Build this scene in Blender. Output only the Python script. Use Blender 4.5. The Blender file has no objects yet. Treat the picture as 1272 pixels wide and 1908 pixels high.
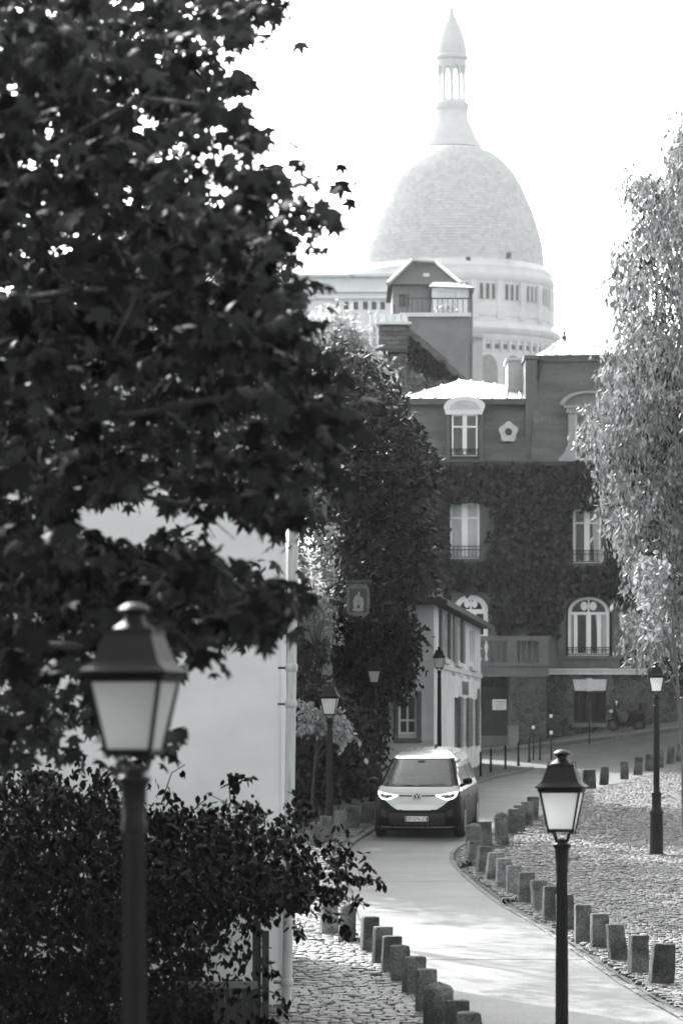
import bpy, bmesh, math, random
import numpy as np
from mathutils import Vector, Matrix

random.seed(7)
rng = np.random.default_rng(11)
SC = bpy.context.scene
COL = SC.collection

# ------------------------------------------------------------------ camera
F = 7155.0            # focal length in photo pixels (135 mm lens, 1908 px tall frame)
HY = 1350.0           # row of the true horizon
ZC = 5.0              # camera height in world
cam = bpy.data.cameras.new("camera")
cam.sensor_fit = 'VERTICAL'
cam.sensor_height = 36.0
cam.lens = 135.0
cam.shift_y = (HY - 954.0) / 1908.0
cam.clip_start = 0.5
cam.clip_end = 5000.0
cam.dof.use_dof = True
cam.dof.focus_distance = 62.0
cam.dof.aperture_fstop = 3.3
camo = bpy.data.objects.new("camera", cam)
camo.location = (0, 0, ZC)
camo.rotation_euler = (math.radians(90), 0, 0)
COL.objects.link(camo)
SC.camera = camo

# ------------------------------------------------------------------ sky, sun, exposure
SUN_EL = math.radians(33)
SUN_AZ = math.radians(-24)      # from +Y (away from camera) towards -X (left)
sd = Vector((math.sin(SUN_AZ) * math.cos(SUN_EL), math.cos(SUN_AZ) * math.cos(SUN_EL), math.sin(SUN_EL)))
w = bpy.data.worlds.new("World")
SC.world = w
w.use_nodes = True
nt = w.node_tree
nt.nodes.clear()
sky = nt.nodes.new("ShaderNodeTexSky")
sky.sky_type = 'NISHITA'
sky.sun_disc = False
sky.sun_elevation = SUN_EL
sky.sun_rotation = SUN_AZ
sky.air_density = 1.0
sky.dust_density = 4.0
bw = nt.nodes.new("ShaderNodeRGBToBW")
bg = nt.nodes.new("ShaderNodeBackground")
bg.inputs["Strength"].default_value = 0.15
out = nt.nodes.new("ShaderNodeOutputWorld")
nt.links.new(sky.outputs[0], bw.inputs[0])
nt.links.new(bw.outputs[0], bg.inputs[0])
nt.links.new(bg.outputs[0], out.inputs[0])
sun = bpy.data.lights.new("sun", 'SUN')
sun.energy = 2.0
sun.angle = math.radians(0.53)
sun.color = (1.0, 0.995, 0.985)
suno = bpy.data.objects.new("sun", sun)
suno.rotation_euler = sd.to_track_quat('Z', 'Y').to_euler()
suno.location = (-40, 60, 60)
COL.objects.link(suno)
vs = SC.view_settings
vs.view_transform = 'Standard'
vs.look = 'None'
vs.exposure = 2.1
vs.gamma = 1.0
vs.use_curve_mapping = False
cy = SC.cycles
cy.max_bounces = 8
cy.diffuse_bounces = 4
cy.glossy_bounces = 3
cy.transmission_bounces = 6
cy.transparent_max_bounces = 8
cy.volume_bounces = 1
cy.use_denoising = True
cy.sample_clamp_indirect = 6.0

# ------------------------------------------------------------------ materials
def tint(v):
    return (v * 0.955, v, v * 1.005, 1.0)

MATS = {}
def mat(name, v, rough=0.7, var=0.2, scale=3.0, bump=0.0, bscale=20.0, metal=0.0, spec=0.4, big=0.0, bigscale=0.3, stretch=None, coat=0.0, speck=0.0, local=False, objvar=0.0):
    if name in MATS:
        return MATS[name]
    m = bpy.data.materials.new(name)
    m.use_nodes = True
    t = m.node_tree
    p = t.nodes["Principled BSDF"]
    p.inputs["Roughness"].default_value = rough
    p.inputs["Metallic"].default_value = metal
    p.inputs["Specular IOR Level"].default_value = spec
    p.inputs["Coat Weight"].default_value = coat
    if local:
        src = t.nodes.new("ShaderNodeTexCoord").outputs["Object"]
    else:
        src = t.nodes.new("ShaderNodeNewGeometry").outputs["Position"]
    if stretch:
        mp = t.nodes.new("ShaderNodeMapping")
        mp.inputs["Scale"].default_value = stretch
        t.links.new(src, mp.inputs["Vector"])
        src = mp.outputs[0]
    n = t.nodes.new("ShaderNodeTexNoise")
    n.inputs["Scale"].default_value = scale
    n.inputs["Detail"].default_value = 6
    n.inputs["Roughness"].default_value = 0.62
    t.links.new(src, n.inputs["Vector"])
    r = t.nodes.new("ShaderNodeValToRGB")
    r.color_ramp.elements[0].position = 0.32
    r.color_ramp.elements[1].position = 0.68
    r.color_ramp.elements[0].color = tint(v * (1 - var))
    r.color_ramp.elements[1].color = tint(v * (1 + var))
    t.links.new(n.outputs["Fac"], r.inputs["Fac"])
    colour = r.outputs["Color"]
    def mult(colour, sc, lo, hi, detail=3, p0=.35, p1=.65):
        n2 = t.nodes.new("ShaderNodeTexNoise")
        n2.inputs["Scale"].default_value = sc
        n2.inputs["Detail"].default_value = detail
        t.links.new(src, n2.inputs["Vector"])
        r2 = t.nodes.new("ShaderNodeMapRange")
        r2.inputs[1].default_value = p0
        r2.inputs[2].default_value = p1
        r2.inputs[3].default_value = lo
        r2.inputs[4].default_value = hi
        t.links.new(n2.outputs["Fac"], r2.inputs[0])
        mx = t.nodes.new("ShaderNodeMix")
        mx.data_type = 'RGBA'
        mx.blend_type = 'MULTIPLY'
        mx.inputs[0].default_value = 1.0
        t.links.new(colour, mx.inputs[6])
        t.links.new(r2.outputs[0], mx.inputs[7])
        return mx.outputs[2]
    if objvar > 0:
        oi = t.nodes.new("ShaderNodeObjectInfo")
        r3 = t.nodes.new("ShaderNodeMapRange")
        r3.inputs[3].default_value = 1 - objvar
        r3.inputs[4].default_value = 1 + objvar
        t.links.new(oi.outputs["Random"], r3.inputs[0])
        m3 = t.nodes.new("ShaderNodeMix")
        m3.data_type = 'RGBA'
        m3.blend_type = 'MULTIPLY'
        m3.inputs[0].default_value = 1.0
        t.links.new(colour, m3.inputs[6])
        t.links.new(r3.outputs[0], m3.inputs[7])
        colour = m3.outputs[2]
    if big > 0:
        colour = mult(colour, bigscale, 1 - big, 1 + big * .6)
    if speck > 0:
        colour = mult(colour, 38.0, 1 - speck, 1 + speck, 3)
    t.links.new(colour, p.inputs["Base Color"])
    if bump > 0:
        nb = t.nodes.new("ShaderNodeTexNoise")
        nb.inputs["Scale"].default_value = bscale
        nb.inputs["Detail"].default_value = 5
        t.links.new(src, nb.inputs["Vector"])
        b = t.nodes.new("ShaderNodeBump")
        b.inputs["Strength"].default_value = bump
        b.inputs["Distance"].default_value = 0.02
        t.links.new(nb.outputs["Fac"], b.inputs["Height"])
        t.links.new(b.outputs[0], p.inputs["Normal"])
    MATS[name] = m
    return m

def piece_mat(name, lo, hi, rough=0.8, bump=0.3, bscale=40.0, spec=0.4):
    """stone-like material whose tone differs from piece to piece (per island and per object)"""
    if name in MATS:
        return MATS[name]
    m = bpy.data.materials.new(name)
    m.use_nodes = True
    t = m.node_tree
    p = t.nodes["Principled BSDF"]
    p.inputs["Roughness"].default_value = rough
    p.inputs["Specular IOR Level"].default_value = spec
    g = t.nodes.new("ShaderNodeNewGeometry")
    oi = t.nodes.new("ShaderNodeObjectInfo")
    a = t.nodes.new("ShaderNodeMath"); a.operation = 'ADD'
    t.links.new(g.outputs["Random Per Island"], a.inputs[0])
    t.links.new(oi.outputs["Random"], a.inputs[1])
    fr = t.nodes.new("ShaderNodeMath"); fr.operation = 'FRACT'
    t.links.new(a.outputs[0], fr.inputs[0])
    r = t.nodes.new("ShaderNodeValToRGB")
    r.color_ramp.elements[0].color = tint(lo)
    r.color_ramp.elements[1].color = tint(hi)
    t.links.new(fr.outputs[0], r.inputs["Fac"])
    n = t.nodes.new("ShaderNodeTexNoise")
    n.inputs["Scale"].default_value = 14.0
    n.inputs["Detail"].default_value = 5
    t.links.new(g.outputs["Position"], n.inputs["Vector"])
    mr = t.nodes.new("ShaderNodeMapRange")
    mr.inputs[1].default_value = .3; mr.inputs[2].default_value = .7
    mr.inputs[3].default_value = .65; mr.inputs[4].default_value = 1.25
    t.links.new(n.outputs["Fac"], mr.inputs[0])
    mx = t.nodes.new("ShaderNodeMix"); mx.data_type = 'RGBA'; mx.blend_type = 'MULTIPLY'
    mx.inputs[0].default_value = 1.0
    t.links.new(r.outputs[0], mx.inputs[6]); t.links.new(mr.outputs[0], mx.inputs[7])
    t.links.new(mx.outputs[2], p.inputs["Base Color"])
    nb = t.nodes.new("ShaderNodeTexNoise")
    nb.inputs["Scale"].default_value = bscale
    nb.inputs["Detail"].default_value = 4
    t.links.new(g.outputs["Position"], nb.inputs["Vector"])
    b = t.nodes.new("ShaderNodeBump")
    b.inputs["Strength"].default_value = bump
    b.inputs["Distance"].default_value = 0.02
    t.links.new(nb.outputs["Fac"], b.inputs["Height"])
    t.links.new(b.outputs[0], p.inputs["Normal"])
    MATS[name] = m
    return m

def leaf_mat(name, lo, hi, trans=0.35, rough=0.45, spec=0.35):
    if name in MATS:
        return MATS[name]
    m = bpy.data.materials.new(name)
    m.use_nodes = True
    t = m.node_tree
    p = t.nodes["Principled BSDF"]
    p.inputs["Roughness"].default_value = rough
    p.inputs["Specular IOR Level"].default_value = spec
    g = t.nodes.new("ShaderNodeNewGeometry")
    oi = t.nodes.new("ShaderNodeObjectInfo")
    a = t.nodes.new("ShaderNodeMath"); a.operation = 'ADD'
    t.links.new(g.outputs["Random Per Island"], a.inputs[0])
    t.links.new(oi.outputs["Random"], a.inputs[1])
    fr = t.nodes.new("ShaderNodeMath"); fr.operation = 'FRACT'
    t.links.new(a.outputs[0], fr.inputs[0])
    r = t.nodes.new("ShaderNodeValToRGB")
    r.color_ramp.elements[0].color = tint(lo)
    r.color_ramp.elements[1].color = tint(hi)
    t.links.new(fr.outputs[0], r.inputs["Fac"])
    t.links.new(r.outputs[0], p.inputs["Base Color"])
    tr = t.nodes.new("ShaderNodeBsdfTranslucent")
    t.links.new(r.outputs[0], tr.inputs["Color"])
    mx = t.nodes.new("ShaderNodeMixShader")
    mx.inputs[0].default_value = trans
    t.links.new(p.outputs[0], mx.inputs[1])
    t.links.new(tr.outputs[0], mx.inputs[2])
    t.links.new(mx.outputs[0], t.nodes["Material Output"].inputs["Surface"])
    MATS[name] = m
    return m

def emit_mat(name, v, strength):
    m = bpy.data.materials.new(name)
    m.use_nodes = True
    t = m.node_tree
    p = t.nodes["Principled BSDF"]
    p.inputs["Base Color"].default_value = tint(v)
    p.inputs["Emission Color"].default_value = (1, 1, 1, 1)
    p.inputs["Emission Strength"].default_value = strength
    MATS[name] = m
    return m

def frosted_mat(name, k=1.0):
    m = bpy.data.materials.new(name)
    m.use_nodes = True
    t = m.node_tree
    p = t.nodes["Principled BSDF"]
    p.inputs["Base Color"].default_value = tint(0.82)
    p.inputs["Roughness"].default_value = 0.35
    n = t.nodes.new("ShaderNodeTexNoise"); n.inputs["Scale"].default_value = 6
    geo = t.nodes.new("ShaderNodeNewGeometry")
    t.links.new(geo.outputs["Position"], n.inputs["Vector"])
    r = t.nodes.new("ShaderNodeValToRGB")
    r.color_ramp.elements[0].color = (.58 * k, .60 * k, .60 * k, 1); r.color_ramp.elements[1].color = (.87 * k, .88 * k, .88 * k, 1)
    t.links.new(n.outputs["Fac"], r.inputs["Fac"])
    t.links.new(r.outputs[0], p.inputs["Base Color"])
    tr = t.nodes.new("ShaderNodeBsdfTranslucent"); tr.inputs["Color"].default_value = (.94 * k, .95 * k, .95 * k, 1)
    mx = t.nodes.new("ShaderNodeMixShader"); mx.inputs[0].default_value = 0.6
    t.links.new(p.outputs[0], mx.inputs[1]); t.links.new(tr.outputs[0], mx.inputs[2])
    t.links.new(mx.outputs[0], t.nodes["Material Output"].inputs["Surface"])
    MATS[name] = m
    return m

M_asphalt = mat("asphalt", 0.10, 0.9, .2, 6, .4, 60)
M_concrete_road = mat("pale_road", 0.092, 0.62, .20, 16, .6, 60, big=.25, bigscale=.7, speck=.35, spec=.3)
M_joint = mat("joint_sand", 0.07, 0.95, .3, 8, .3, 50)
M_cobble = piece_mat("cobble_stone", 0.035, 0.125, .62, .5, 30, spec=.5)
M_plaza = piece_mat("plaza_sett", 0.028, 0.078, .62, .5, 30, spec=.5)
M_kerb = mat("kerb_granite", 0.085, .8, .25, 8, .4, 50, big=.2, bigscale=1.5)
M_granite = mat("bollard_granite", 0.105, .88, .30, 5, .8, 45, big=.5, bigscale=3.0, speck=.4, objvar=.3)
M_stucco_white = mat("white_stucco", 0.84, .85, .04, 2, .35, 70, big=.07, bigscale=.9)
M_stucco_pink = mat("maison_stucco", 0.60, .85, .06, 2, .35, 60, big=.12, bigscale=.9)
M_stucco_grey = mat("house_stucco", 0.14, .85, .12, 2, .35, 60, big=.2, bigscale=.7)
M_slate = mat("slate", 0.125, .6, .25, 9, .5, 40, stretch=(1, 1, 4), big=.25, bigscale=.8)
M_zinc = mat("zinc", 0.42, .38, .10, 2, .1, 10, metal=.5)
M_trim = mat("stone_trim", 0.50, .8, .12, 4, .25, 40)
M_trimdark = mat("grimy_trim", 0.10, .85, .2, 4, .3, 40)
M_whitepaint = mat("white_paint", 0.74, .45, .04, 4, .05, 30)
M_iron = mat("black_iron", 0.007, .55, .3, 12, .25, 60, spec=.25)
M_iron_grey = mat("grey_iron", 0.05, .5, .3, 12, .2, 60)
M_shutter = mat("shutter_paint", 0.13, .6, .12, 5, .1, 40)
M_darkglass = mat("window_glass", 0.012, .06, .2, 2, spec=.6)
M_curtain = mat("curtain", 0.42, .9, .15, 3, .3, 12, stretch=(6, 6, .6))
M_rubble = piece_mat("rubble_stone", 0.035, 0.08, .85, .6, 18)
M_mortar = mat("mortar", 0.10, .95, .2, 7, .5, 30)
M_dome = piece_mat("dome_stone", 0.64, 0.78, .85, .2, 3)
M_basilica = mat("basilica_stone", 0.74, .85, .07, .8, .2, 6, big=.10, bigscale=.12)
M_brick = piece_mat("chimney_brick", 0.09, 0.17, .85, .4, 30)
M_dkwood = mat("dark_wood", 0.035, .6, .3, 4, .3, 30, stretch=(8, 8, .6))
M_fence = mat("fence_wood", 0.055, .65, .3, 4, .4, 30, stretch=(10, 10, .5))
M_fencecap = mat("fence_cap", 0.2, .6, .2, 6, .2, 30)
M_bark = mat("bark", 0.05, .9, .35, 6, .9, 14, stretch=(1, 1, .35))
M_palebark = mat("pale_bark", 0.13, .9, .35, 6, .9, 14, stretch=(1, 1, .35))
M_frost = frosted_mat("frosted_glass")
M_frost_dark = frosted_mat("dark_frosted_glass", .72)  # same frosted glass in a darker tone for the nearest lamp
M_pipe = mat("pale_pipe", 0.50, .7, .22, 5, .2, 40, stretch=(6, 6, .5))
M_rooftile = piece_mat("roof_tile", 0.025, 0.06, .8, .4, 20)
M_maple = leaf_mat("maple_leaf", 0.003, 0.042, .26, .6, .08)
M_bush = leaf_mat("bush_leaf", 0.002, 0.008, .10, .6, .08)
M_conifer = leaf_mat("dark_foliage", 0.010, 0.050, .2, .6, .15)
M_ivy = leaf_mat("ivy_leaf", 0.014, 0.055, .15, .6, .2)
M_pale_leaf = leaf_mat("pale_leaf", 0.26, 0.46, .45, .5)
M_willow = leaf_mat("feathery_leaf", 0.09, 0.34, .38, .5)
M_litleaf = leaf_mat("sunlit_leaf_paint", 0.14, 0.48, .40, .4)  # pale colour stands in for sun on the leaves
M_carwhite = mat("car_silver_white", 0.50, .26, .02, 3, coat=.8)
M_cardark = mat("car_dark_paint", 0.005, .42, .1, 3, coat=0, spec=.12)
M_rubber = mat("tyre_rubber", 0.018, .85, .2, 20)
M_blackplastic = mat("black_plastic", 0.008, .5, .2, 20)
M_rim = mat("wheel_rim", 0.25, .3, .1, 5, metal=.8)
M_windscreen = mat("windscreen_glass", 0.085, .04, .1, 2, spec=.7, coat=.2)
def see_through(m, f):
    t = m.node_tree
    p = t.nodes["Principled BSDF"]
    tr = t.nodes.new("ShaderNodeBsdfTransparent")
    mx = t.nodes.new("ShaderNodeMixShader")
    mx.inputs[0].default_value = f
    t.links.new(p.outputs[0], mx.inputs[1]); t.links.new(tr.outputs[0], mx.inputs[2])
    t.links.new(mx.outputs[0], t.nodes["Material Output"].inputs["Surface"])
see_through(M_windscreen, .15)
M_drl = emit_mat("headlight_led", .9, 1.2)
M_plate = mat("plate_white", 0.62, .5, .03, 5)
M_black = mat("print_black", 0.012, .6, .1, 5)
M_enamel = mat("enamel_plate", 0.025, .3, .1, 5)
M_sign_white = mat("sign_white", 0.72, .6, .04, 6)
M_sign_art = mat("sign_art", 0.30, .6, .25, 14)
M_signgrey = mat("sign_grey", 0.15, .7, .3, 10)
M_soil = mat("soil", 0.05, .95, .3, 5, .5, 30)

# ------------------------------------------------------------------ mesh builder
class MB:
    def __init__(s):
        s.v = []; s.f = []
    def add(s, vs, fs):
        o = len(s.v)
        s.v.extend(vs)
        s.f.extend([tuple(i + o for i in f) for f in fs])
        return s
    def boxr(s, x0, x1, y0, y1, z0, z1):
        vs = [(x0, y0, z0), (x1, y0, z0), (x1, y1, z0), (x0, y1, z0), (x0, y0, z1), (x1, y0, z1), (x1, y1, z1), (x0, y1, z1)]
        return s.add(vs, [(3, 2, 1, 0), (4, 5, 6, 7), (0, 1, 5, 4), (1, 2, 6, 5), (2, 3, 7, 6), (3, 0, 4, 7)])
    def box(s, c, sz, rz=0.0):
        hx, hy, hz = sz[0] / 2, sz[1] / 2, sz[2] / 2
        ca, sa = math.cos(rz), math.sin(rz)
        vs = []
        for z in (-hz, hz):
            for x, y in ((-hx, -hy), (hx, -hy), (hx, hy), (-hx, hy)):
                vs.append((c[0] + x * ca - y * sa, c[1] + x * sa + y * ca, c[2] + z))
        return s.add(vs, [(3, 2, 1, 0), (4, 5, 6, 7), (0, 1, 5, 4), (1, 2, 6, 5), (2, 3, 7, 6), (3, 0, 4, 7)])
    def prism(s, poly, fn0, fn1):
        """poly: list of 2-tuples; fn maps (a,b) to the front / back 3D point"""
        n = len(poly)
        vs = [fn0(a, b) for a, b in poly] + [fn1(a, b) for a, b in poly]
        fs = [tuple(range(n)), tuple(range(2 * n - 1, n - 1, -1))]
        for i in range(n):
            j = (i + 1) % n
            fs.append((i, i + n, j + n, j))
        return s.add(vs, fs)
    def prism_xz(s, poly, y0, y1):
        return s.prism(poly, lambda a, b: (a, y0, b), lambda a, b: (a, y1, b))
    def prism_xy(s, poly, z0, z1):
        return s.prism(poly, lambda a, b: (a, b, z0), lambda a, b: (a, b, z1))
    def lathe(s, prof, n=24, c=(0, 0, 0), cap=True, a0=0.0, star=0.0):
        vs = []; fs = []
        for r, z in prof:
            for k in range(n):
                a = a0 + 2 * math.pi * k / n
                rr = r * (1 - star * (k % 2))
                vs.append((c[0] + rr * math.cos(a), c[1] + rr * math.sin(a), c[2] + z))
        for i in range(len(prof) - 1):
            for k in range(n):
                k2 = (k + 1) % n
                fs.append((i * n + k, i * n + k2, (i + 1) * n + k2, (i + 1) * n + k))
        if cap:
            fs.append(tuple(range(n - 1, -1, -1)))
            m = (len(prof) - 1) * n
            fs.append(tuple(range(m, m + n)))
        return s.add(vs, fs)
    def tube(s, pts, rad, n=6):
        pts = [Vector(p) for p in pts]
        if not hasattr(rad, '__len__'):
            rad = [rad] * len(pts)
        vs = []; fs = []
        for i, p in enumerate(pts):
            d = (pts[min(i + 1, len(pts) - 1)] - pts[max(i - 1, 0)])
            if d.length < 1e-9:
                d = Vector((0, 0, 1))
            d.normalize()
            u = d.cross(Vector((0, 0, 1)))
            if u.length < .1:
                u = d.cross(Vector((0, 1, 0)))
            u.normalize()
            w_ = d.cross(u)
            for k in range(n):
                a = 2 * math.pi * k / n
                q = p + (u * math.cos(a) + w_ * math.sin(a)) * rad[i]
                vs.append(tuple(q))
        for i in range(len(pts) - 1):
            for k in range(n):
                k2 = (k + 1) % n
                fs.append((i * n + k, i * n + k2, (i + 1) * n + k2, (i + 1) * n + k))
        fs.append(tuple(range(n - 1, -1, -1)))
        m = (len(pts) - 1) * n
        fs.append(tuple(range(m, m + n)))
        return s.add(vs, fs)
    def mesh(s, name, m, smooth=False, fix=True):
        me = bpy.data.meshes.new(name)
        me.from_pydata([tuple(v) for v in s.v], [], s.f)
        if fix:
            b = bmesh.new(); b.from_mesh(me)
            bmesh.ops.recalc_face_normals(b, faces=b.faces)
            b.to_mesh(me); b.free()
        if m is not None:
            me.materials.append(m)
        if smooth:
            me.polygons.foreach_set("use_smooth", [True] * len(me.polygons))
            try:
                me.set_sharp_from_angle(angle=math.radians(38))
            except Exception:
                pass
        me.update()
        return me
    def build(s, name, m, parent=None, smooth=False, fix=True):
        return link(name, s.mesh(name, m, smooth, fix), parent)

def link(name, me, parent=None):
    o = bpy.data.objects.new(name, me)
    COL.objects.link(o)
    if parent is not None:
        o.parent = parent
    return o

def tag(o, label=None, cat=None, group=None, kind=None):
    if label: o["label"] = label
    if cat: o["category"] = cat
    if group: o["group"] = group
    if kind: o["kind"] = kind
    return o

def thing(name, label, cat, loc=(0, 0, 0), rz=0.0, group=None):
    o = bpy.data.objects.new(name, None)
    o.empty_display_size = .3
    o.location = loc
    o.rotation_euler = (0, 0, rz)
    COL.objects.link(o)
    return tag(o, label, cat, group)

def copy_tree(o, parent=None):
    c = o.copy()
    COL.objects.link(c)
    c.parent = parent
    for ch in list(o.children):
        copy_tree(ch, c)
    return c

# ------------------------------------------------------------------ ground shape and pixel helpers
PROF = [(-20, -1.7), (0, -1.8), (10, -2.2), (18.6, -2.85), (28, -3.2), (37, -3.45), (45, -3.5), (50, -3.42), (58, -3.3), (68, -3.12), (80, -2.75),
        (86, -2.5), (100, -2.08), (112, -1.77), (123, -1.55), (132, -1.28), (140, -.88), (160, 0.2), (200, 4.0), (300, 12.0), (437, 20.0), (760, 21.0)]
PX = np.array([p[0] for p in PROF], float); PZ = np.array([p[1] for p in PROF], float)
def prof(d):
    # smoothed piecewise-linear
    return (np.interp(d, PX, PZ) * 2 + np.interp(d - 2.2, PX, PZ) + np.interp(d + 2.2, PX, PZ)) / 4
def zg(x, d):
    x = np.asarray(x, float); d = np.asarray(d, float)
    ramp = np.clip((d - 127) / 13.0, 0, 1)
    ramp = ramp * ramp * (3 - 2 * ramp)
    fade = np.clip((220 - d) / 60.0, 0, 1)
    lat = np.clip(x - 5.5, 0, 14) * .135 * ramp * fade
    return ZC + prof(d) + lat
def Pt(px, py, d):
    return ((px - 636.0) / F * d, d, ZC + (HY - py) / F * d)
def gsolve(px, py, h=0.0):
    """ground point seen at pixel (px, py); h: height above ground of the seen point"""
    lo, hi = 36.0, 140.0
    for _ in range(60):
        m = (lo + hi) / 2
        x = (px - 636.0) / F * m
        y = HY - (float(zg(x, m)) + h - ZC) * F / m
        if y > py: lo = m
        else: hi = m
    m = (lo + hi) / 2
    x = (px - 636.0) / F * m
    return x, m, float(zg(x, m))

# ================================================================== ground, road, pavements
def sheet(name, xs_of_d, ds, dz, m, nx=24, parent=None):
    """strip between xs_of_d(d)=(x0,x1) for the given depths, following the ground, lifted by dz"""
    ds = np.asarray(ds, float)
    V = []; Fc = []
    for d in ds:
        a, b = xs_of_d(d)
        xx = np.linspace(a, b, nx)
        zz = zg(xx, np.full(nx, d)) + dz
        V.extend(zip(xx.tolist(), [float(d)] * nx, zz.tolist()))
    for i in range(len(ds) - 1):
        for k in range(nx - 1):
            Fc.append((i * nx + k, i * nx + k + 1, (i + 1) * nx + k + 1, (i + 1) * nx + k))
    mb = MB(); mb.v = V; mb.f = Fc
    return mb.build(name, m, parent, smooth=True, fix=False)

# ground: one sheet to the horizon
gx = np.concatenate([np.linspace(-450, -30, 18), np.linspace(-26, 40, 80), np.linspace(46, 450, 18)])
gd = np.concatenate([np.linspace(-30, 0, 6), np.arange(2, 230, 1.5), np.linspace(235, 760, 60)])
V = []; Fc = []
for d in gd:
    zz = zg(gx, np.full(len(gx), d)) - .16
    V.extend(zip(gx.tolist(), [float(d)] * len(gx), zz.tolist()))
n = len(gx)
for i in range(len(gd) - 1):
    for k in range(n - 1):
        Fc.append((i * n + k, i * n + k + 1, (i + 1) * n + k + 1, (i + 1) * n + k))
mb = MB(); mb.v = V; mb.f = Fc
tag(mb.build("ground", M_soil, smooth=True, fix=False), "dark earth and asphalt ground under the streets and houses", kind="structure")

R_PX = [(1272, 1903), (1150, 1832), (1060, 1768), (1000, 1727), (930, 1687), (865, 1637), (843, 1614), (834, 1598), (840, 1584), (864, 1571), (905, 1557),
        (945, 1545), (978, 1533), (1008, 1519), (1040, 1500), (1080, 1481), (1120, 1467), (1160, 1456), (1200, 1446), (1272, 1431)]
L_PX = [(862, 1908), (822, 1872), (790, 1845), (745, 1808), (706, 1775), (682, 1745), (662, 1700), (648, 1650), (642, 1600), (655, 1575), (693, 1553),
        (720, 1530), (760, 1507), (810, 1485), (880, 1463), (930, 1449), (985, 1436), (1012, 1427)]
def edge(pxs, near):
    pts = [gsolve(a, b) for a, b in pxs]
    pts = sorted([(p[1], p[0]) for p in pts])
    pts = [near] + pts
    return np.array([p[0] for p in pts]), np.array([p[1] for p in pts])
RD, RX = edge(R_PX, (28.0, 4.9))
LD, LX = edge(L_PX, (28.0, 2.3))
def smooth_edge(D, X):
    def f(d):
        return float((np.interp(d - 1.2, D, X) + 2 * np.interp(d, D, X) + np.interp(d + 1.2, D, X)) / 4)
    return f
xr = smooth_edge(RD, RX)
xl = smooth_edge(LD, LX)
ROAD_END = 127.0
base = sheet("road", lambda d: (xl(d) - .02, xr(d) + .02), np.arange(28, ROAD_END + 5, 1.0), -.05, M_joint, 10)
tag(base, "pale concrete road winding uphill between rows of stone bollards", kind="structure")
joints = [28.0] + [gsolve(800, y)[1] for y in (1788, 1642, 1566)] + [101.0, 114.0, ROAD_END]
for i in range(len(joints) - 1):
    a, b = joints[i] + (.035 if i else 0), joints[i + 1] - .035
    sheet("slab", lambda d: (xl(d) + .0, xr(d) - .0), np.linspace(a, b, max(6, int((b - a) / .7))), 0.0, M_concrete_road, 12, base)

tag(sheet("cross_street", lambda d: (-30, 60), np.arange(126.6, 138.1, .6), -.012, M_concrete_road, 60), "sunlit cross street in front of the ivy covered house", kind="structure")

# pavement on the left, plaza on the right: dark joint bed with setts on top
left_pav = tag(sheet("left_pavement", lambda d: (xl(d) - 4.0, xl(d) - .14), np.arange(28, 127, .8), .045, M_joint, 16), "cobbled pavement left of the road", kind="structure")
plaza = tag(sheet("plaza", lambda d: (xr(d) + .12, xr(d) + 24), np.concatenate([np.arange(28, 126.5, .8)]), .015, M_joint, 60), "sloping cobbled plaza right of the road", kind="structure")
far_pav = tag(sheet("far_pavement", lambda d: (-12, 60), np.linspace(137.42, 141.5, 8), .10, mat("pavement_asphalt", .13, .85, .15, 6, .3, 60), 80), "raised pavement at the foot of the ivy covered house", kind="structure")

def kerb_row(parent, xf, d0, d1, side, z0, z1, wd=.14, step=1.0, m=M_kerb):
    d = d0
    k = 0
    while d < d1:
        L = step * random.uniform(.85, 1.15)
        e = min(d + L, d1)
        a, b = d + .008, e - .008
        mb = MB()
        xa, xb = xf(a), xf(b)
        j = random.uniform(-.008, .008)
        za, zb = float(zg(xa, a)), float(zg(xb, b))
        vs = []
        for (x, y, z) in ((xa, a, za), (xb, b, zb)):
            for ox, oz in ((0, z0), (0, z1 - .015), (.02, z1), (wd - .02, z1), (wd, z1 - .015), (wd, z0)):
                vs.append((x + side * ox + j, y, z + oz + j))
        mb.add(vs, [(i, (i + 1) % 6, 6 + (i + 1) % 6, 6 + i) for i in range(6)] + [tuple(range(6)), tuple(range(11, 5, -1))])
        mb.build("kerb_stone", m, parent)
        d = e
        k += 1
kerb_row(left_pav, xl, 40, 126, -1, -.05, .075, .14, 1.2)
kerb_row(plaza, xr, 40, 126, 1, -.05, .030, .10, .5)
# far kerb runs across
x = -4.0
while x < 20:
    e = x + random.uniform(.9, 1.2)
    mb = MB()
    vs = []
    for xx in (x + .008, e - .008):
        z = float(zg(xx, 137.3))
        for oy, oz in ((0, -.1), (0, .11), (.015, .125), (.13, .125), (.13, -.1)):
            vs.append((xx, 137.28 + oy, z + oz))
    mb.add(vs, [(i, (i + 1) % 5, 5 + (i + 1) % 5, 5 + i) for i in range(5)] + [tuple(range(5)), tuple(range(9, 4, -1))])
    mb.build("kerb_stone", M_kerb, far_pav)
    x = e

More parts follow.
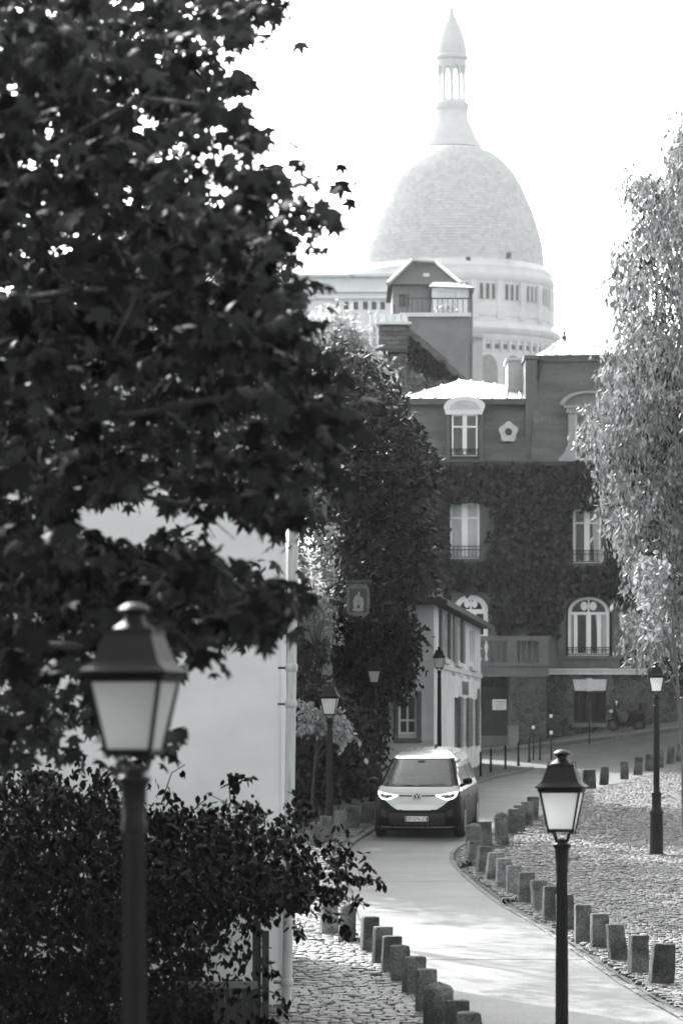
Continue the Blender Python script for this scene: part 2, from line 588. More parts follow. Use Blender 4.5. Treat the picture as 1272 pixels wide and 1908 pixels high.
# ---- setts
def sett_template():
    v = []
    for sc, z in ((1.0, -.05), (.97, .012), (.80, .022)):
        for a, b in ((-.5, -.5), (.5, -.5), (.5, .5), (-.5, .5)):
            v.append((a * sc, b * sc, z))
    f = [(8, 9, 10, 11)]
    for i in range(4):
        j = (i + 1) % 4
        f.append((i, j, 4 + j, 4 + i)); f.append((4 + i, 4 + j, 8 + j, 8 + i))
    return np.array(v), f
SV, SF = sett_template()
def quads_mesh(name, V, Q, m, smooth=False):
    me = bpy.data.meshes.new(name)
    k = Q.shape[1]
    me.vertices.add(len(V)); me.loops.add(Q.size); me.polygons.add(len(Q))
    me.vertices.foreach_set("co", np.ascontiguousarray(V, dtype=np.float32).ravel())
    me.loops.foreach_set("vertex_index", np.ascontiguousarray(Q, dtype=np.int32).ravel())
    me.polygons.foreach_set("loop_start", np.arange(0, Q.size, k, dtype=np.int32))
    me.polygons.foreach_set("loop_total", np.full(len(Q), k, dtype=np.int32))
    if smooth:
        me.polygons.foreach_set("use_smooth", np.ones(len(Q), dtype=bool))
    me.materials.append(m)
    me.update(calc_edges=True)
    me.validate()
    return me
def setts(parent, xf0, xf1, d0, d1, m, row, wid, dz, visible, name="cobble"):
    C = []
    d = d0
    while d < d1:
        rw = row * rng.uniform(.85, 1.15)
        a, b = xf0(d), xf1(d)
        x = a + rng.uniform(0, wid)
        wob = rng.uniform(0, 6.28)
        while x < b:
            ww = wid * rng.uniform(.7, 1.35)
            C.append((x + ww / 2, d + rw / 2 + .05 * math.sin(x * 1.7 + wob * .2), ww - .014, rw - .014))
            x += ww
        d += rw
    C = np.array(C)
    Z = zg(C[:, 0], C[:, 1]) + dz + rng.normal(0, .006, len(C))
    slope = (zg(C[:, 0], C[:, 1] + .5) - zg(C[:, 0], C[:, 1] - .5))
    tilt = slope + rng.normal(0, .03, len(C)); tilx = rng.normal(0, .03, len(C))
    px = 636 + C[:, 0] / C[:, 1] * F
    vis = np.array([visible(p, q) for p, q in zip(px, C[:, 1])])
    idx = np.argsort(np.where(vis, C[:, 1], 1e6))[:300]
    meshes = []
    for kx in range(5):
        tv = SV.copy()
        tv[4:, :2] += rng.normal(0, .035, (8, 2))
        tv[8:, 2] += rng.normal(0, .004, 4)
        meshes.append(MB().add([tuple(q) for q in tv], SF).mesh(name, m))
    for i in idx:
        o = link(name, meshes[int(i) % 5], parent)
        o.location = (C[i, 0], C[i, 1], Z[i])
        o.scale = (C[i, 2], C[i, 3], 1.0)
        o.rotation_euler = (math.atan(tilt[i]), -tilx[i], rng.normal(0, .03))
    keep = np.ones(len(C), bool); keep[idx] = False
    C, Z, tilt, tilx = C[keep], Z[keep], tilt[keep], tilx[keep]
    N = len(C)
    T = np.broadcast_to(SV, (N, 12, 3)).copy()
    T[:, 4:, :2] += rng.normal(0, .03, (N, 8, 2))
    T[:, :, 0] *= C[:, 2:3]; T[:, :, 1] *= C[:, 3:4]
    T[:, :, 2] += T[:, :, 1] * tilt[:, None] + T[:, :, 0] * tilx[:, None] + Z[:, None]
    T[:, :, 0] += C[:, 0:1]; T[:, :, 1] += C[:, 1:2]
    Q = np.array(SF)[None] + (np.arange(N) * 12)[:, None, None]
    o = link("cobble_field", quads_mesh("cobble_field", T.reshape(-1, 3), Q.reshape(-1, 4), m), parent)
    tag(o, kind="stuff")
setts(left_pav, lambda d: max(xl(d) - 3.6, -1.6 - d * .01), lambda d: xl(d) - .3, 42, 104, M_cobble, .165, .15, .06, lambda p, d: p > 525 and d > 45.2)
setts(plaza, lambda d: xr(d) + .15, lambda d: min(xr(d) + 12, d * .094), 43, 125.5, M_plaza, .125, .115, .03, lambda p, d: p < 1280 and d > 46.0)

# ================================================================== stone bollards
def bollard_mesh(w_, h, kind, seed):
    r = random.Random(seed)
    mb = MB()
    if kind == 'round':
        prof_ = [(.50, -.1), (.50, .5), (.49, .93), (.46, .97), (.36, 1.02), (.2, 1.06), (.05, 1.075)]
        mb.lathe([(a * w_, b * h) for a, b in prof_], 20)
        mb.v = [(x + r.gauss(0, .006), y + r.gauss(0, .006), z + r.gauss(0, .005)) for x, y, z in mb.v]
        return mb.mesh("stone_bollard", M_granite, smooth=True)
    # squarish stone: rings of a superellipse, rounded shoulders, uneven
    n = 28
    dep = w_ * r.uniform(.75, 1.0)
    tp = r.uniform(.93, 1.0)
    rings = [(1.0, -.12), (1.0, .0), (1.0, .25), (.995, .5), (.99 * tp, .75), (.985 * tp, .95), (.97 * tp, .985), (.935 * tp, 1.0), (.5 * tp, 1.004)]
    tx, ty = r.gauss(0, .028), r.gauss(0, .028)
    dome = r.choice([0, 0, .006, .012])
    vs = []
    for sc, zz in rings:
        for k in range(n):
            a = 2 * math.pi * k / n
            c, s_ = math.cos(a), math.sin(a)
            e = .20
            x = math.copysign(abs(c) ** e, c) * w_ / 2 * sc
            y = math.copysign(abs(s_) ** e, s_) * dep / 2 * sc
            z = zz * h + (dome if sc < .6 else 0)
            ns = .0022
            vs.append((x + tx * z * 2 + r.gauss(0, ns), y + ty * z * 2 + r.gauss(0, ns), z + r.gauss(0, ns)))
    fs = []
    for i in range(len(rings) - 1):
        for k in range(n):
            k2 = (k + 1) % n
            fs.append((i * n + k, i * n + k2, (i + 1) * n + k2, (i + 1) * n + k))
    m_ = (len(rings) - 1) * n
    fs.append(tuple(range(m_, m_ + n)))
    mb.add(vs, fs)
    return mb.mesh("stone_bollard", M_granite, smooth=True)

ORD = ["nearest", "second", "third", "fourth", "fifth", "sixth", "seventh", "eighth", "ninth", "tenth", "eleventh", "twelfth", "thirteenth", "fourteenth",
       "fifteenth", "sixteenth", "seventeenth", "eighteenth", "nineteenth", "twentieth"]
def bollards(rows, label_fn, group, h=.56, rz=0.0):
    for i, (a, b, t, kind) in enumerate(rows):
        hh = h * (1.06 if kind == 'round' else random.uniform(.93, 1.06))
        x, d, z = gsolve((a + b) / 2, t, hh)
        w_ = (b - a) / F * d
        if kind != 'round':
            w_ *= .93
        o = link("stone_bollard", bollard_mesh(w_, hh, kind, i * 13 + int(a)))
        o.location = (x, d, z)
        o.rotation_euler = (0, 0, rz + random.uniform(-.12, .12))
        tag(o, label_fn(i), "bollard", group)
RIGHT = [(1207, 1254, 1758, 's'), (1169, 1206, 1743, 's'), (1134, 1170, 1723, 's'), (1099, 1135, 1703, 's'), (1069, 1103, 1686, 's'), (1036, 1069, 1667, 's'), (1009, 1037, 1652, 's'),
         (991, 1023, 1640, 's'), (963, 995, 1626, 's'), (942, 972, 1614, 's'), (922, 952, 1600, 's'), (902, 935, 1589, 's'), (885, 914, 1577, 's'), (867, 896, 1567, 's')]
bollards(RIGHT, lambda i: f"{ORD[i]} granite bollard counted from the near end of the right hand row", "granite bollards along the right of the road", rz=.14)
BEND = [(867, 897, 1538, 'round'), (890, 916, 1531, 's'), (921, 946, 1517, 'round'), (925, 949, 1523, 's'), (940, 962, 1507, 's'), (954, 977, 1500, 's'), (968, 992, 1494, 's'), (978, 1002, 1485, 's')]
BLAB = ["round topped stone bollard at the bend beside the van's wheel", "square stone bollard just behind the round topped one at the bend",
        "round topped stone bollard half hidden in the row past the bend", "square stone bollard in front of the round one past the bend",
        "square stone bollard fourth from last in the row past the bend", "square stone bollard third from last in the row past the bend",
        "square stone bollard second to last in the row past the bend", "last square stone bollard of the row past the bend, left of the front lamp"]
bollards(BEND, lambda i: BLAB[i], "granite bollards past the bend", h=.60, rz=.15)
FAR = [(1085, 1110, 1434, 's'), (1115, 1133, 1428, 's'), (1154, 1171, 1419, 's'), (1178, 1196, 1411, 's'), (1199, 1216, 1405, 's'), (1219, 1235, 1397, 's'), (1239, 1255, 1391, 's'), (1257, 1274, 1385, 's')]
bollards(FAR, lambda i: f"{['first','second','third','fourth','fifth','sixth','seventh','eighth'][i]} stone bollard from the left along the far edge of the plaza", "stone bollards along the far edge of the plaza", h=.56)
LEFT = [(863, 910, 1887, 's'), (832, 877, 1864, 's'), (788, 845, 1838, 'round'), (773, 815, 1806, 's'), (749, 791, 1783, 's'), (729, 768, 1763, 's'), (709, 747, 1745, 's'), (693, 728, 1727, 's'), (671, 706, 1709, 's'), (634, 662, 1690, 'round'), (596, 630, 1680, 's')]
LLAB = [f"{ORD[i]} granite bollard counted from the near end of the left hand row" for i in range(11)]
LLAB[2] = "thick round granite bollard near the front of the left hand row"
LLAB[9] = "pale round bollard under the overhanging bush on the left pavement"
LLAB[10] = "dark stone bollard on the left pavement hidden behind the bush"
bollards(LEFT, lambda i: LLAB[i], "granite bollards along the left of the road", rz=.2)
VANL = [(668, 697, 1496, 's'), (640, 669, 1503, 's'), (618, 646, 1511, 's'), (600, 622, 1521, 's'), (574, 600, 1533, 's')]
bollards(VANL, lambda i: f"{['nearest','second','third','fourth','fifth'][i]} stone bollard left of the van, counted from the van", "stone bollards left of the van", h=.58)

# ================================================================== street lamps
def sq_loft(mb, prof_, rot=0.0, cap=True):
    n = 4
    vs = []
    for hw, z in prof_:
        for k in range(4):
            a = rot + math.pi / 4 + k * math.pi / 2
            vs.append((hw * math.sqrt(2) * math.cos(a), hw * math.sqrt(2) * math.sin(a), z))
    fs = []
    for i in range(len(prof_) - 1):
        for k in range(4):
            k2 = (k + 1) % 4
            fs.append((i * 4 + k, i * 4 + k2, (i + 1) * 4 + k2, (i + 1) * 4 + k))
    if cap:
        fs.append((3, 2, 1, 0)); m_ = (len(prof_) - 1) * 4
        fs.append((m_, m_ + 1, m_ + 2, m_ + 3))
    return mb.add(vs, fs)

def lamp(label, loc, H, k, rot, pedestal, pw=1.0, glass=None):
    """Paris lantern on a fluted post; H total height, k lantern scale, rot yaw of the lantern"""
    t = thing("street_lamp", label, "street lamp", loc, rot, "cast iron street lamps")
    zt = H - .917 * k          # top of the capital
    mb = MB()
    if pedestal:
        mb.lathe([(.15, -.1), (.15, .05), (.142, .09), (.138, .55), (.13, .86), (.145, .90), (.145, .94), (.115, .98), (.10, 1.05), (.095, 1.25), (.105, 1.28), (.105, 1.32), (.07, 1.36), (.062, 1.5)], 20)
    else:
        mb.lathe([(.17, -.1), (.17, .04), (.15, .06), (.12, .16), (.10, .24), (.115, .27), (.115, .29), (.08, .32), (.066, .36)], 20)
    mb.build("pedestal", M_iron, t, smooth=True)
    z0 = 1.45 if pedestal else .34
    r0, r1 = .064 * pw, .052 * pw
    MB().lathe([(r0, z0), (r0 * .97, z0 + (zt - z0) * .4), (r1, zt - .26 * k)], 28, star=.13).build("post", M_iron, t)
    MB().lathe([(.054 * pw, zt - .29 * k), (.062 * pw, zt - .25 * k), (.058 * k, zt - .22 * k), (.066 * k, zt - .12 * k), (.068 * k, zt - .05 * k), (.088 * k, zt - .02 * k), (.088 * k, zt), (.05 * k, zt + .015 * k), (.045 * k, zt + .045 * k), (.02 * k, zt + .06 * k)], 20).build("capital", M_iron, t, smooth=True)
    # fork arms
    for q in range(4):
        a = math.pi / 4 + q * math.pi / 2
        c, s_ = math.cos(a), math.sin(a)
        pts = [(c * r * k, s_ * r * k, zt + z * k) for r, z in ((.03, .02), (.07, .025), (.085, .06), (.10, .10), (.135, .128), (.15, .135))]
        MB().tube(pts, .010 * k, 6).build("bracket_arm", M_iron, t, smooth=True)
    zb = zt + .135 * k                     # bottom of the glass box
    ztop = zt + .54 * k                    # top of the glass box
    b0, b1 = .120 * k, .195 * k
    fm = MB()
    th = .011 * k
    for q in range(4):
        a = math.pi / 4 + q * math.pi / 2
        c, s_ = math.cos(a) * math.sqrt(2), math.sin(a) * math.sqrt(2)
        fm.tube([(c * b0, s_ * b0, zb), (c * b1, s_ * b1, ztop)], th * 1.3, 4)
        a2 = a + math.pi / 2
        c2, s2 = math.cos(a2) * math.sqrt(2), math.sin(a2) * math.sqrt(2)
        fm.tube([(c * b0, s_ * b0, zb), (c2 * b0, s2 * b0, zb)], th * 1.4, 4)
        fm.tube([(c * b1, s_ * b1, ztop - .015 * k), (c2 * b1, s2 * b1, ztop - .015 * k)], th * 2.2, 4)
        fm.lathe([(.004 * k, -.035 * k), (.013 * k, -.02 * k), (.004 * k, 0)], 6, (c * b0, s_ * b0, zb))
    fr = fm.build("lantern_frame", M_iron, t)
    for q in range(4):
        a = q * math.pi / 2
        R_ = Matrix.Rotation(a, 3, 'Z')
        i0, i1 = b0 - .006 * k, b1 - .006 * k
        vs = [Vector((-i0, -i0, zb + .01 * k)), Vector((i0, -i0, zb + .01 * k)), Vector((i1, -i1, ztop - .02 * k)), Vector((-i1, -i1, ztop - .02 * k))]
        mb = MB(); mb.add([tuple(R_ @ p) for p in vs], [(0, 1, 2, 3)])
        mb.build("glass_pane", glass or M_frost, t, fix=False)
    mb = MB()
    sq_loft(mb, [(.215 * k, ztop), (.236 * k, ztop + .012 * k), (.236 * k, ztop + .020 * k), (.19 * k, ztop + .055 * k), (.175 * k, ztop + .075 * k), (.128 * k, ztop + .215 * k), (.134 * k, ztop + .218 * k), (.134 * k, ztop + .232 * k)])
    mb.build("lantern_roof", mat("lamp_roof_iron", .009, .65, .3, 8, .2, 50), t)
    for q in range(4):
        a = math.pi / 4 + q * math.pi / 2
        MB().lathe([(.004 * k, 0), (.004 * k, .015 * k), (.009 * k, .022 * k), (.004 * k, .032 * k)], 6, (.165 * k * math.cos(a), .165 * k * math.sin(a), ztop + .231 * k)).build("corner_knob", M_iron, t)
    MB().lathe([(.11 * k, ztop + .233 * k), (.11 * k, ztop + .245 * k), (.085 * k, ztop + .262 * k), (.058 * k, ztop + .285 * k), (.05 * k, ztop + .305 * k), (.052 * k, ztop + .318 * k), (.082 * k, ztop + .336 * k), (.083 * k, ztop + .345 * k),
                (.06 * k, ztop + .365 * k), (.035 * k, ztop + .377 * k), (.01 * k, ztop + .379 * k)], 20).build("chimney_cap", M_iron, t, smooth=True)
    return t

def lamp_at(label, px, top, d, k, rot, pedestal, pw=1.0, glass=None):
    x = (px - 636.0) / F * d
    ztop_ = ZC + (HY - top) / F * d
    z = float(zg(x, d))
    lamp(label, (x, d, z), ztop_ - z, k, rot, pedestal, pw, glass)
lamp_at("large blurred street lamp closest to the camera at lower left", 250, 1124, 18.6, .92, math.radians(-13), False, pw=1.03, glass=M_frost_dark)
lamp_at("sharp street lamp standing in the lower right in front of the plaza", 1046, 1397, 37.3, 1.0, math.radians(-10), False)
lamp_at("street lamp left of the van beside leafy branches, in front of the ivy wall", 614, 1268, 86.5, .98, math.radians(-6), False, pw=1.25)
lamp_at("dark street lamp under the hanging sign, behind the van's left side", 697, 1227, 100.0, .80, math.radians(-4), True)
lamp_at("slim street lamp at the corner of the house with shutters", 818, 1205, 104.0, .74, math.radians(-8), False)
lamp_at("tall street lamp with thick base standing on the cobbled plaza", 1222, 1234, 80.0, .78, math.radians(-5), True)

# ================================================================== building helpers
def mbox(mb, fn, u0, u1, v0, v1, w0, w1):
    vs = [fn(u, v, w_) for w_ in (w0, w1) for u, v in ((u0, v0), (u1, v0), (u1, v1), (u0, v1))]
    return mb.add(vs, [(3, 2, 1, 0), (4, 5, 6, 7), (0, 1, 5, 4), (1, 2, 6, 5), (2, 3, 7, 6), (3, 0, 4, 7)])
def mpoly(mb, fn, poly, w0, w1):
    return mb.prism(poly, lambda a, b: fn(a, b, w1), lambda a, b: fn(a, b, w0))
def wall_holes(mb, fn, u0, u1, v0, v1, holes, thick=.3):
    us = sorted({u0, u1, *[min(max(h[0], u0), u1) for h in holes], *[min(max(h[1], u0), u1) for h in holes]})
    vs_ = sorted({v0, v1, *[min(max(h[2], v0), v1) for h in holes], *[min(max(h[3], v0), v1) for h in holes]})
    def inside(u, v):
        return any(h[0] < u < h[1] and h[2] < v < h[3] for h in holes)
    solid = {}
    for i in range(len(us) - 1):
        for j in range(len(vs_) - 1):
            s_ = not inside((us[i] + us[i + 1]) / 2, (vs_[j] + vs_[j + 1]) / 2)
            solid[i, j] = s_
            if s_:
                mb.add([fn(us[i], vs_[j], 0), fn(us[i + 1], vs_[j], 0), fn(us[i + 1], vs_[j + 1], 0), fn(us[i], vs_[j + 1], 0)], [(0, 1, 2, 3)])
    for i in range(len(us) - 1):
        for j in range(len(vs_) - 1):
            if solid[i, j]:
                continue
            a, b, c, e = us[i], us[i + 1], vs_[j], vs_[j + 1]
            if solid.get((i - 1, j), True): mb.add([fn(a, c, 0), fn(a, e, 0), fn(a, e, -thick), fn(a, c, -thick)], [(0, 1, 2, 3)])
            if solid.get((i + 1, j), True): mb.add([fn(b, c, 0), fn(b, e, 0), fn(b, e, -thick), fn(b, c, -thick)], [(0, 1, 2, 3)])
            if solid.get((i, j - 1), True): mb.add([fn(a, c, 0), fn(b, c, 0), fn(b, c, -thick), fn(a, c, -thick)], [(0, 1, 2, 3)])
            if solid.get((i, j + 1), True): mb.add([fn(a, e, 0), fn(b, e, 0), fn(b, e, -thick), fn(a, e, -thick)], [(0, 1, 2, 3)])
    return mb
def arch_holes(u0, u1, vs0, vtop, steps=7):
    """rectangular strips approximating an arched top between spring vs0 and crown vtop"""
    hs = []
    c = (u0 + u1) / 2; hw = (u1 - u0) / 2
    for k in range(steps):
        a = vs0 + (vtop - vs0) * k / steps
        b = vs0 + (vtop - vs0) * (k + 1) / steps
        t_ = (k + .5) / steps
        ww = hw * math.sqrt(max(0, 1 - t_ * t_))
        hs.append((c - ww, c + ww, a, b))
    return hs
def window(parent, fn, u0, u1, v0, v1, back=-.2, name="window", bar=.07, mid=.12, trans=None, arch=0.0, m=None, curtain=False, rail=False, glass=None, bars=0):
    m = m or M_whitepaint
    mb = MB()
    f0, f1 = back, back + .07
    mbox(mb, fn, u0, u0 + bar, v0, v1, f0, f1)
    mbox(mb, fn, u1 - bar, u1, v0, v1, f0, f1)
    mbox(mb, fn, u0 + bar, u1 - bar, v0, v0 + bar, f0, f1 - .002)
    mbox(mb, fn, u0 + bar, u1 - bar, v1 - bar, v1, f0, f1 - .002)
    c = (u0 + u1) / 2
    if mid:
        mbox(mb, fn, c - mid / 2, c + mid / 2, v0 + bar, v1 - bar, f0, f1 + .01)
    if trans:
        tv = v0 + (v1 - v0) * trans
        mbox(mb, fn, u0 + bar, u1 - bar, tv - .03, tv + .03, f0 + .003, f1 - .005)
    for k in range(bars):
        vv = v0 + (v1 - v0) * (k + 1) / (bars + 1)
        mbox(mb, fn, u0 + bar, u1 - bar, vv - .02, vv + .02, f0 + .003, f1 - .008)
    if arch:
        hw = (u1 - u0) / 2
        n_ = 14
        for k in range(n_):
            a0, a1 = math.pi * k / n_, math.pi * (k + 1) / n_
            ro, ri = 1.0, 1 - bar * 1.3 / hw
            ring = [(c + hw * ro * math.cos(a0), v1 + arch * ro * math.sin(a0)), (c + hw * ro * math.cos(a1), v1 + arch * ro * math.sin(a1)),
                    (c + hw * ri * math.cos(a1), v1 + arch * ri * math.sin(a1)), (c + hw * ri * math.cos(a0), v1 + arch * ri * math.sin(a0))]
            mpoly(mb, fn, ring, f0, f1)
        mbox(mb, fn, c - .03, c + .03, v1, v1 + arch * .93, f0, f1 - .004)
        for sg in (-1, 1):
            ring = [(c + sg * hw * .22 + hw * .17 * math.cos(q * math.pi / 5), v1 + arch * .4 + arch * .3 * math.sin(q * math.pi / 5)) for q in range(10)]
            mpoly(mb, fn, ring, f0 + .002, f1 - .012)
    o = mb.build(name, m, parent)
    g = MB()
    poly = [(u0, v0), (u1, v0), (u1, v1)]
    if arch:
        hw = (u1 - u0) / 2
        poly += [(c + hw * math.cos(math.pi * k / 12), v1 + arch * math.sin(math.pi * k / 12)) for k in range(1, 12)]
    poly += [(u0, v1)]
    mpoly(g, fn, poly, back - .02, back + .012)
    g.build("pane", glass or M_darkglass, o)
    if curtain:
        for a, b in ((u0 + bar, c - mid / 2), (c + mid / 2, u1 - bar)):
            q = MB()
            if curtain == 'side':
                a2, b2 = (a, a + (b - a) * .12) if b < c else (b - (b - a) * .5, b)
                mpoly(q, fn, [(a2, v0 + bar), (b2, v0 + bar), (b2, v1 - bar), (a2 if b < c else a2 - (b - a) * .2, v1 - bar)], back + .0125, back + .016)
            else:
                mbox(q, fn, a, b, v0 + bar, v1 - bar, back + .0125, back + .016)
            q.build("curtain", M_curtain, o)
    if rail:
        q = MB()
        h = rail
        n_ = max(5, int((u1 - u0) / .13))
        for vv in (v0 + .05, v0 + h * .72, v0 + h):
            mbox(q, fn, u0 - .06, u1 + .06, vv - .014, vv + .014, .02, .05)
        for k in range(n_ + 1):
            uu = u0 + (u1 - u0) * k / n_
            mbox(q, fn, uu - .009, uu + .009, v0 + .05, v0 + h, .024, .044)
        q.build("railing", M_iron, o)
    return o

def clip_poly(poly, px, py, nx, ny):
    outp = []
    n_ = len(poly)
    for i in range(n_):
        a, b = poly[i], poly[(i + 1) % n_]
        da = (a[0] - px) * nx + (a[1] - py) * ny
        db = (b[0] - px) * nx + (b[1] - py) * ny
        if da <= 0: outp.append(a)
        if (da < 0 < db) or (db < 0 < da):
            t_ = da / (da - db)
            outp.append((a[0] + (b[0] - a[0]) * t_, a[1] + (b[1] - a[1]) * t_))
    return outp
def rubble(parent, fn, u0, u1, v0, v1, size, holes=(), seed=1, m=None, w1=.045):
    r = random.Random(seed)
    pts = []
    nu, nv = max(1, int((u1 - u0) / size)), max(1, int((v1 - v0) / size))
    for i in range(-1, nu + 1):
        for j in range(-1, nv + 1):
            pts.append((u0 + (i + .5 + r.uniform(-.42, .42)) * (u1 - u0) / nu, v0 + (j + .5 + (.5 if i % 2 else 0) + r.uniform(-.38, .38)) * (v1 - v0) / nv))
    cnt = 0
    for i, (a, b) in enumerate(pts):
        if any(h[0] - .05 < a < h[1] + .05 and h[2] - .05 < b < h[3] + .05 for h in holes):
            continue
        poly = [(u0, v0), (u1, v0), (u1, v1), (u0, v1)]
        for (c, e) in pts:
            if (c, e) == (a, b) or abs(c - a) > size * 3 or abs(e - b) > size * 3: continue
            mx, my = (a + c) / 2, (b + e) / 2
            nx, ny = c - a, e - b
            l = math.hypot(nx, ny)
            poly = clip_poly(poly, mx - nx / l * .022, my - ny / l * .022, nx / l, ny / l)
            if len(poly) < 3: break
        for h in holes:
            # keep clear of the opening on its nearer side
            if poly and len(poly) >= 3 and any(h[0] < p[0] < h[1] and h[2] < p[1] < h[3] for p in poly):
                if a < h[0]: poly = clip_poly(poly, h[0], 0, 1, 0)
                elif a > h[1]: poly = clip_poly(poly, h[1], 0, -1, 0)
                elif b < h[2]: poly = clip_poly(poly, 0, h[2], 0, 1)
                else: poly = clip_poly(poly, 0, h[3], 0, -1)
        if len(poly) < 3: continue
        cx = sum(p[0] for p in poly) / len(poly); cy_ = sum(p[1] for p in poly) / len(poly)
        hgt = w1 * r.uniform(.6, 1.3)
        n_ = len(poly)
        vs = [fn(p[0], p[1], -.02) for p in poly] + [fn(p[0], p[1], hgt * .5) for p in poly] + [fn(cx + (p[0] - cx) * .8, cy_ + (p[1] - cy_) * .8, hgt) for p in poly]
        fs = []
        for lv in (0, 1):
            for k in range(n_):
                k2 = (k + 1) % n_
                fs.append((lv * n_ + k, lv * n_ + k2, (lv + 1) * n_ + k2, (lv + 1) * n_ + k))
        fs.append(tuple(range(2 * n_, 3 * n_)))
        MB().add(vs, fs).build("stone", m or M_rubble, parent)
        cnt += 1
    return cnt
def text(s_, size, loc, rot, m, parent, name="lettering", extrude=.004, align='CENTER'):
    cu = bpy.data.curves.new(name, 'FONT')
    cu.body = s_
    cu.size = size
    cu.extrude = extrude
    cu.align_x = align
    cu.align_y = 'CENTER'
    tmp = bpy.data.objects.new("text_source", cu)
    COL.objects.link(tmp)
    bpy.context.view_layer.update()
    me = bpy.data.meshes.new_from_object(tmp.evaluated_get(bpy.context.evaluated_depsgraph_get()))
    me.name = name
    me.materials.clear()
    me.materials.append(m)
    bpy.data.objects.remove(tmp)
    bpy.data.curves.remove(cu)
    o = link(name, me, parent)
    o.location = loc
    o.rotation_euler = rot
    return o

# ================================================================== basilica dome
KD = F / 437.0
BX = (841 - 636) / KD; BY = 437.0
def bz(py): return ZC + (HY - py) / KD
bas = thing("basilica", "great pale stone dome of a basilica rising behind the houses", "basilica", (BX, BY, float(zg(BX, BY))))
bo = -Vector(bas.location)
B0 = Vector(bas.location)
def BM(): return MB()
def bbuild(mb, name, m, parent=None, smooth=False):
    par = parent or bas
    if par is bas:
        mb.v = [(v[0] - B0.x, v[1] - B0.y, v[2] - B0.z) for v in mb.v]
    else:
        mb.v = [(v[0] - B0.x, v[1] - B0.y, v[2] - B0.z) for v in mb.v]
    return mb.build(name, m, par, smooth)
C0 = (BX, BY, 0)
shape = [(171, 502), (169.5, 480), (166, 455), (157, 420), (148.5, 395), (139, 372), (127, 346), (113, 322), (98, 305), (82, 291), (68, 281), (56, 274)]
sy = np.array([s_[1] for s_ in shape][::-1]); sr = np.array([s_[0] for s_ in shape][::-1])
ys = np.arange(502, 274, -5.7)
pr = []
for a, b in zip(ys[:-1], ys[1:]):
    r0 = np.interp(a, sy, sr) / KD; r1 = np.interp(b, sy, sr) / KD
    pr += [(r0 + .11, bz(a)), (r1 + .11, bz(b) - .06), (r1, bz(b))]
# each course of the dome is cut into stones, so tones differ from stone to stone
dm = MB()
NSEG = 110
for i in range(0, len(pr) - 2, 3):
    off = (i // 3 % 2) * .5
    for k in range(NSEG):
        a0 = 2 * math.pi * (k + off) / NSEG; a1 = 2 * math.pi * (k + 1 + off) / NSEG
        if math.sin((a0 + a1) / 2) > .35: continue
        vs = []
        for (r, z) in (pr[i], pr[i + 1], pr[i + 2]):
            vs += [(BX + r * math.cos(a0), BY + r * math.sin(a0), z), (BX + r * math.cos(a1), BY + r * math.sin(a1), z)]
        dm.add(vs, [(0, 1, 3, 2), (2, 3, 5, 4)])
back = MB().lathe([(r - .12, z) for r, z in pr[::3]], 72, C0, cap=False)
o = bbuild(back, "dome", M_basilica, smooth=True)
tag(bbuild(dm, "dome_course", M_dome, o), kind="stuff")
# neck and lantern
neck = [(58, 277), (55, 271), (54.5, 269), (50, 264), (49.5, 262), (45.5, 255), (45, 253), (41, 246), (40.5, 244), (37, 237), (36.5, 235), (33.5, 228), (31, 220), (30, 213), (29.5, 207), (31, 205), (32, 200), (31.5, 193), (28, 191), (27, 187)]
bbuild(MB().lathe([(r / KD, bz(y)) for r, y in neck], 48, C0), "neck", M_basilica, smooth=True)
for k in range(10):
    a = 2 * math.pi * (k + .5) / 10
    cx, cy_ = BX + 23.5 / KD * math.cos(a), BY + 23.5 / KD * math.sin(a)
    bbuild(MB().lathe([(4.6 / KD, bz(188)), (3.4 / KD, bz(185)), (3.2 / KD, bz(140)), (4.4 / KD, bz(134)), (5.2 / KD, bz(124))], 10, (cx, cy_, 0)), "column", M_basilica, smooth=True)
ringm = MB()
for k in range(10):
    a = 2 * math.pi * k / 10
    for s_ in np.linspace(-.314, .314, 7)[:-1]:
        a0, a1 = a + s_, a + s_ + .1047
        t0, t1 = abs(s_) / .314, abs(s_ + .1047) / .314
        y0 = 124 + 9 * t0 ** 2.2; y1 = 124 + 9 * t1 ** 2.2
        vs = []
        for rr in (27.5, 20):
            for (aa, yy) in ((a0, y0), (a1, y1)):
                vs += [(BX + rr / KD * math.cos(aa), BY + rr / KD * math.sin(aa), bz(yy)), (BX + rr / KD * math.cos(aa), BY + rr / KD * math.sin(aa), bz(112))]
        ringm.add(vs, [(0, 2, 3, 1), (4, 6, 7, 5), (0, 2, 6, 4)])
bbuild(ringm, "arcade", M_basilica)
cap = [(26, 116), (27.5, 113), (31, 110), (31, 105), (28.5, 103), (28, 93), (26, 80), (22.5, 66), (18, 54), (13, 43), (8, 33), (5, 26), (3.6, 22), (4.3, 19), (2.6, 14), (1.8, 6), (1.2, -20)]
cp = []
for (r, y) in cap: cp.append((r / KD, bz(y)))
bbuild(MB().lathe(cp, 40, C0), "lantern_cap", M_basilica, smooth=True)
bbuild(MB().boxr(BX - .12, BX + .12, BY - .12, BY + .12, bz(-18), bz(-42)).boxr(BX - .55, BX + .55, BY - .1, BY + .1, bz(-28), bz(-31)), "cross", M_basilica)
